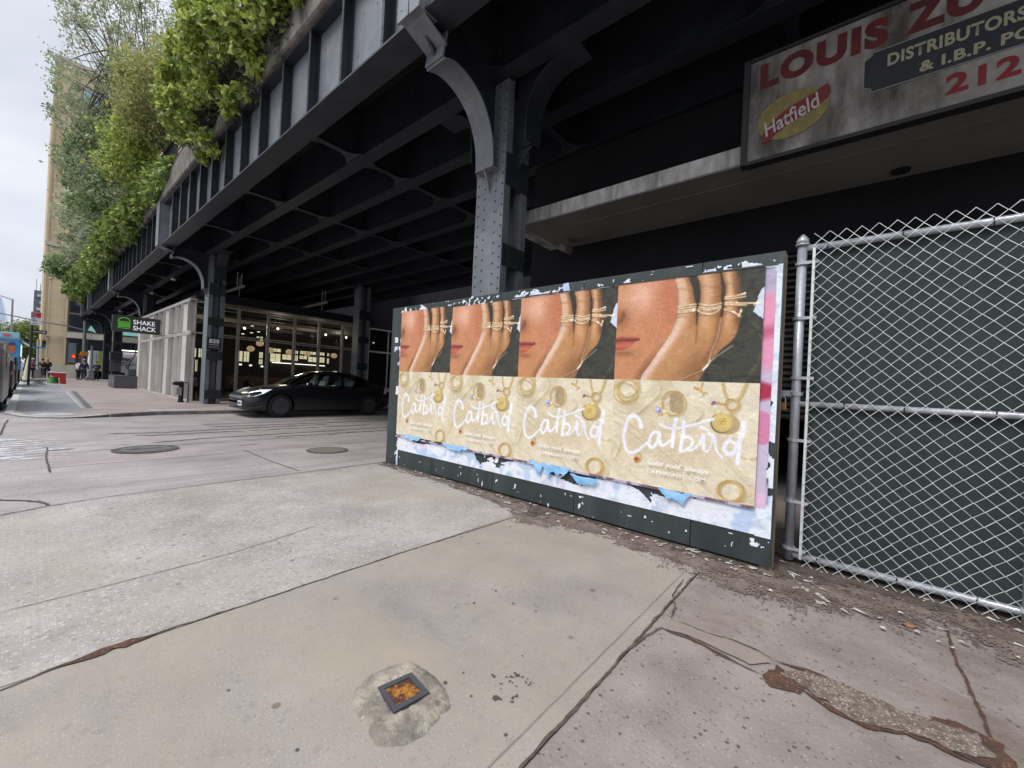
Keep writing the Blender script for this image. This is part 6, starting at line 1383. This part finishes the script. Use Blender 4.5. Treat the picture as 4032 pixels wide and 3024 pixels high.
    b = MB(); b.ball((0, -.022, hz-.01), .083, 14, 9, (.86, .96, 1.18), M3); b.ball((0, -.108, hz-.02), .014, 6, 5, (.8, 1, 1.4), M3); b.ball((-.073, .0, hz-.01), .018, 6, 5, (.5, .8, 1.2), M3); b.ball((.073, .0, hz-.01), .018, 6, 5, (.5, .8, 1.2), M3)
    fo = b.build('face', skinm, None, smooth=True); fo.parent = t
    b = MB(); b.ball((-.028, -.093, hz+.005), .009, 6, 5, (1.3, .6, .8), M3); b.ball((.028, -.093, hz+.005), .009, 6, 5, (1.3, .6, .8), M3); eo = b.build('eyes', black, fo); eo.matrix_parent_inverse = Matrix.Identity(4)
    b = MB(); b.ball((0, -.094, hz-.052), .016, 6, 5, (1.5, .5, .35), M3); eo = b.build('mouth', rust_m, fo); eo.matrix_parent_inverse = Matrix.Identity(4)
    if hat:
        b = MB(); b.ball((0, .0, hz+.065), .105, 14, 7, (.9, 1.02, .62), M3); b.ball((0, -.11, hz+.05), .07, 10, 5, (1, 1, .12), M3); b.build('cap', hat, None, smooth=True).parent = t
    for ch in t.children: ch.matrix_parent_inverse = Matrix.Identity(4)
    return t
navy = mat('navy_cloth', C(44,54,88), .9, var=C(36,44,72), vscale=6); blk = mat('black_cloth', C(30,30,36), .9); whc = mat('white_cloth', C(206,206,210), .9); drk = mat('dark_jeans', C(44,48,60), .9)
hair_d = mat('dark_hair', C(36,28,26), .7); hair_b = mat('blonde_hair', C(176,140,96), .7); brn = mat('brown_coat_cloth', C(112,80,66), .9); pat = mat('patterned_shirt', C(170,150,150), .9, var=C(110,70,66), vscale=24, vpos=(.45,.55))
G = 'people waiting at the far corner'
person('person in a white top seen sideways, left of the two at the far corner', (2.80, 53.0, 0), PI*.7, 1.72, whc, blk, hair_d, arms='front', pose='stand', group=G)
person('person in a navy jacket and pale cap with back turned at the far corner', (3.12, 52.6, 0), PI, 1.80, navy, drk, hair_d, arms='down', hat=whc, group=G)
person('person in a dark navy jacket with folded arms beside the short grey pole', (3.82, 51.4, 0), -.3, 1.68, navy, blk, hair_d, arms='front', group=G)
person('person with long fair hair in a long black coat walking beyond the red barrier', (.98, 54.0, 0), PI, 1.72, blk, blk, hair_b, arms='bent', longhair=True, coat=True, pose='walk')
person('person in dark clothes walking beside the concrete block of the white pole', (.74, 56.5, 0), PI*.9, 1.70, blk, drk, hair_d, arms='down', pose='walk')
person('person in a brown coat standing between the sign post and the white pole', (.16, 53.5, 0), PI*.5, 1.66, brn, drk, hair_b, arms='front', hat=whc)
person('person in black standing at the hatch of the food truck', (-.16, 46.6, 0), PI*.5, 1.80, blk, blk, hair_d, arms='bent')
person('person in navy seated inside the restaurant behind the second pane', (7.45, 24.8, 0), PI*.5, 1.7, navy, drk, hair_d, skinm=SKIN, pose='sit', arms='front')
person('person in a patterned shirt seated facing the one in navy inside the restaurant', (6.95, 25.0, 0), -PI*.5, 1.66, pat, drk, hair_d, pose='sit', arms='front')
person('person in a pale shirt seated inside the narrow corner window of the pavilion', (5.0, 24.3, 0), .3, 1.7, whc, blk, hair_d, pose='sit', arms='bent')
for k, (x, y, lb) in enumerate(((7.5,24.85,'dark stool under the person in navy'),(6.9,25.0,'dark stool under the person in the patterned shirt'),(5.0,24.35,'dark stool in the narrow corner window'))):
    t = thing('stool', lb, 'stool', (x, y, 0), 0, 'stools in the restaurant')
    b = MB(); b.tube([(0,0,.40),(0,0,.44)], .17, 14); b.build('seat', black, None).parent = t
    for a in range(4): b = MB(); b.tube([(.1*math.cos(a*PI/2+.8), .1*math.sin(a*PI/2+.8), .40), (.17*math.cos(a*PI/2+.8), .17*math.sin(a*PI/2+.8), 0)], .012, 5); b.build('leg', black, None).parent = t
    for ch in t.children: ch.matrix_parent_inverse = Matrix.Identity(4)

# ================================================================== PLANTS
def leaves(name, pts, size, m, parent=None, seed=0, droop=.3, aspect=.62):
    r = np.random.default_rng(seed); n = len(pts); P = np.asarray(pts)
    d = r.normal(size=(n, 3)); d[:, 2] -= droop; d /= np.linalg.norm(d, axis=1, keepdims=True)
    u = r.normal(size=(n, 3)); u -= d*(u*d).sum(1, keepdims=True); u /= np.linalg.norm(u, axis=1, keepdims=True); nn = np.cross(d, u)
    s2 = (size*r.uniform(.6, 1.35, n))[:, None]; w2 = s2*aspect*.5
    V = np.stack([P, P+d*s2*.45+u*w2-nn*s2*.10, P+d*s2, P+d*s2*.45-u*w2-nn*s2*.10, P+d*s2*.5], 1).reshape(-1, 3)
    b0 = np.arange(n)[:, None]*5; T = np.concatenate([b0+np.array([[0, 1, 4]]), b0+np.array([[1, 2, 4]]), b0+np.array([[2, 3, 4]]), b0+np.array([[3, 0, 4]])], 1).reshape(-1, 3)
    me = bpy.data.meshes.new(name); me.vertices.add(len(V)); me.vertices.foreach_set('co', V.astype(np.float32).ravel()); me.loops.add(T.size); me.loops.foreach_set('vertex_index', T.ravel().astype(np.int32))
    me.polygons.add(len(T)); me.polygons.foreach_set('loop_start', np.arange(0, T.size, 3, dtype=np.int32)); me.polygons.foreach_set('loop_total', np.full(len(T), 3, dtype=np.int32)); me.update(calc_edges=True)
    me.materials.append(m); o = bpy.data.objects.new(name, me); COL.objects.link(o)
    if parent: o.parent = parent; o.matrix_parent_inverse = parent.matrix_basis.inverted()
    return o
ivy_m = leafmat('ivy_leaf', C(88,110,60), C(158,178,88), C(204,214,116))
ivy_y = leafmat('fresh_vine_leaf', C(92,114,58), C(184,196,92), C(226,230,130))
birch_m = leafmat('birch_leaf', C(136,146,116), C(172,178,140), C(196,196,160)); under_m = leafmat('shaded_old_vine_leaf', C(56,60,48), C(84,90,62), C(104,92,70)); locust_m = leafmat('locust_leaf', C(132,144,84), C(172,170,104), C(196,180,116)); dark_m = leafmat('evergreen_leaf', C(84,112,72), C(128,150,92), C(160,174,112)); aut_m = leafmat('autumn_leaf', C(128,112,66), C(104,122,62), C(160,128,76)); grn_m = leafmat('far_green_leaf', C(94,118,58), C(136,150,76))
def curtain(name, label, Y0, Y1, prof, n, size, m, seed, dens=9, und=None):
    """trailing vines: prof(y, r) -> (x of the outer skin, z bottom, z top)"""
    r = np.random.default_rng(seed); t = thing(name, label, 'climbing plant', (3.1, (Y0+Y1)/2, 8.2)); pts = []; cl = []
    for i in range(int((Y1-Y0)*dens)):
        y = r.uniform(Y0, Y1); xo, zb, zt = prof(y); f = r.beta(1.2, 1.2); z = zb+(zt-zb)*f
        bulge = math.sin(PI*min(max((z-zb)/(zt-zb), 0), 1))**.5; x = 3.25-(3.25-xo)*bulge*r.uniform(.55, 1.0); cl.append((x, y, z, r.uniform(.12, .34)))
    cl = np.array(cl); k = r.integers(0, len(cl), n); c = cl[k]; g = r.normal(size=(n, 3)); g /= np.linalg.norm(g, axis=1, keepdims=True); rad = c[:, 3:4]*r.uniform(.45, 1.05, (n, 1))
    P = c[:, :3]+g*rad*np.array([.8, 1.1, 1.0]); P[:, 0] = np.minimum(P[:, 0], 3.5)
    leaves('foliage', P, size, m, t, seed)
    b = MB()
    for i in range(int((Y1-Y0)*1.3)):
        y = r.uniform(Y0, Y1); xo, zb, zt = prof(y); z1 = zt-.1; z0 = zb+r.uniform(.0, .6); x0 = 3.0-(3.0-xo)*r.uniform(0, .5)
        b.tube([(3.15, y, z1), (x0, y+r.uniform(-.2, .2), (z0+z1)/2+.3), (x0+.05, y+r.uniform(-.3, .3), z0)], [.016, .010, .004], 5, cap=False)
    b.build('stems', mat('vine_stem', C(84,72,54), .9) if 'vine_stem' not in MATS else MATS['vine_stem'], t)
    return t
def pA(y):
    f = (y-7.6)/8.0; return 2.95-1.05*max(0, math.sin(PI*min(max(f*.62+.1, 0), 1))), 8.25-.55*max(0, min(1, f*1.4))+.25*math.sin(y*3.1), 9.6+1.4*max(0, min(1, f*1.6))
curtain('ivy', 'big mass of yellow green vine hanging over the viaduct edge nearest the viewer', 7.9, 15.6, pA, 18000, .15, ivy_y, 5, 22)
def pB(y):
    f = (y-19)/10; return 2.95-.85*min(1, max(0, f)), 8.3-.7*min(1, max(0, f))+.18*math.sin(y*2.3), 9.4+.35*math.sin(y*.9)
curtain('ivy', 'long green vine curtain trailing over the middle of the viaduct', 19.2, 46, pB, 30000, .19, ivy_m, 6, 16)
def pC(y): return 1.9+.3*math.sin(y), 7.4+.2*math.sin(y*2), 9.6
curtain('ivy', 'green vine clump spilling over the far end of the viaduct', 46.5, 59, pC, 12000, .22, ivy_m, 7, 14)
curtain('ivy', 'thin sparse vine stems on the concrete edge above the riveted girder', 5.2, 8.9, lambda y: (2.85, 8.35+.1*math.sin(y*5), 9.3), 1500, .11, ivy_y, 9, 9)
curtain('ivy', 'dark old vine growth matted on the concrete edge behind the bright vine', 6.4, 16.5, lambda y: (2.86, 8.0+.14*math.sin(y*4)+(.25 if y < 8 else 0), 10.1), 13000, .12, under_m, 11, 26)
def tree(label, base, top, crown, n, size, m, seed, spread=.5, clumps=60, cat='tree', nm='tree', tr=.11, droop=.2, bark=None, group=None, cr=(.25, .6)):
    r = np.random.default_rng(seed); t = thing(nm, label, cat, base, 0, group); base = Vector(base); cx, cy, cz, rx, ry, rzz = crown
    cl = []
    for i in range(clumps):
        g = r.normal(size=3); g /= np.linalg.norm(g); rad = r.uniform(.25, 1)**.45; cl.append((cx+g[0]*rx*rad, cy+g[1]*ry*rad, cz+g[2]*rzz*rad, r.uniform(*cr)))
    b = MB(); tp = Vector(top); mid = base.lerp(tp, .5)+Vector((r.uniform(-.2, .2), r.uniform(-.2, .2), 0)); b.tube([base, mid, tp], [tr, tr*.7, tr*.35], 8)
    for c in cl[:int(clumps*.6)]:
        f = r.uniform(.25, 1); s0 = base.lerp(mid, f*2) if f < .5 else mid.lerp(tp, f*2-1); e = Vector(c[:3]); m1 = s0.lerp(e, .5)+Vector((0, 0, .25*spread)); b.tube([s0, m1, e], [tr*.35, tr*.2, tr*.06], 5, cap=False)
    b.build('trunk', bark or (mat('grey_bark', C(110,102,94), .9, var=C(80,74,68), vscale=6) if 'grey_bark' not in MATS else MATS['grey_bark']), t)
    cl = np.array(cl); k = r.integers(0, len(cl), n); c = cl[k]; g = r.normal(size=(n, 3)); P = c[:, :3]+g*c[:, 3:4]*.55
    leaves('crown', P, size, m, t, seed+1, droop); return t
GT = 'trees growing on the viaduct deck'
tree('tall sparse birch with small grey green leaves leaning out from the viaduct', (3.9, 27, 8.5), (1.9, 27, 16.5), (1.85, 27, 14.0, 2.1, 3.0, 5.2), 11500, .12, birch_m, 31, clumps=200, group=GT, cr=(.15,.45))
tree('loose upper birch whose twigs reach the top of the view', (3.6, 25, 8.5), (2.6, 25, 18), (2.6, 25, 17.0, 1.9, 2.6, 3.4), 3600, .11, birch_m, 35, clumps=110, group=GT, cr=(.12,.34), tr=.045)
tree('feathery yellow green locust on the viaduct beside the near vine', (3.9, 22, 8.5), (3.0, 21, 12.5), (2.75, 21.5, 12.0, 1.1, 2.4, 2.0), 11000, .13, locust_m, 37, clumps=90, group=GT, cr=(.2,.5))
tree('dense darker green tree overhanging the middle of the viaduct', (4.0, 33, 8.5), (2.4, 33, 13.5), (2.35, 32, 12.2, 1.6, 5.0, 2.9), 13000, .18, dark_m, 41, clumps=130, group=GT)
tree('bright green bushy shrub leaning out above the long vine curtain', (3.6, 24, 8.7), (2.4, 23.5, 10.6), (2.3, 23.5, 10.4, .8, 2.2, .9), 7000, .15, ivy_y, 43, clumps=60, group=GT, cat='shrub', nm='shrub', tr=.05)
tree('pale green tree at the far end of the viaduct against the tan tower', (4.0, 46, 8.5), (2.4, 45, 13.0), (2.3, 44, 11.6, 1.3, 5.5, 2.7), 7500, .22, birch_m, 47, clumps=90, group=GT)
tree('dark evergreen spray jutting from the far end of the viaduct', (3.6, 52, 8.5), (1.6, 52, 9.8), (1.7, 51, 9.6, .9, 3.0, .6), 3500, .24, dark_m, 53, clumps=50, group=GT, cat='shrub', nm='shrub', tr=.06)
FG = 'street trees far down the avenue'
for k, (x, y, z, mm, lb) in enumerate(((-10, 100, 7.6, aut_m, 'brown and orange autumn tree farthest left down the avenue'), (-5.6, 104, 6.6, aut_m, 'low russet tree behind the food truck'), (-2.4, 108, 7.2, grn_m, 'yellow green tree behind the parking sign'), (.2, 104, 7.4, grn_m, 'green tree between the parking sign and the tan tower'), (-7.5, 125, 9, grn_m, 'green tree rising farthest off behind the autumn trees'))):
    tree(lb, (x, y, 0), (x, y, z*.7), (x, y, z*.68, 3.0, 3, z*.38), 7000, .38, mm, 60+k, clumps=70, group=FG, tr=.2, cr=(.5, 1.1))
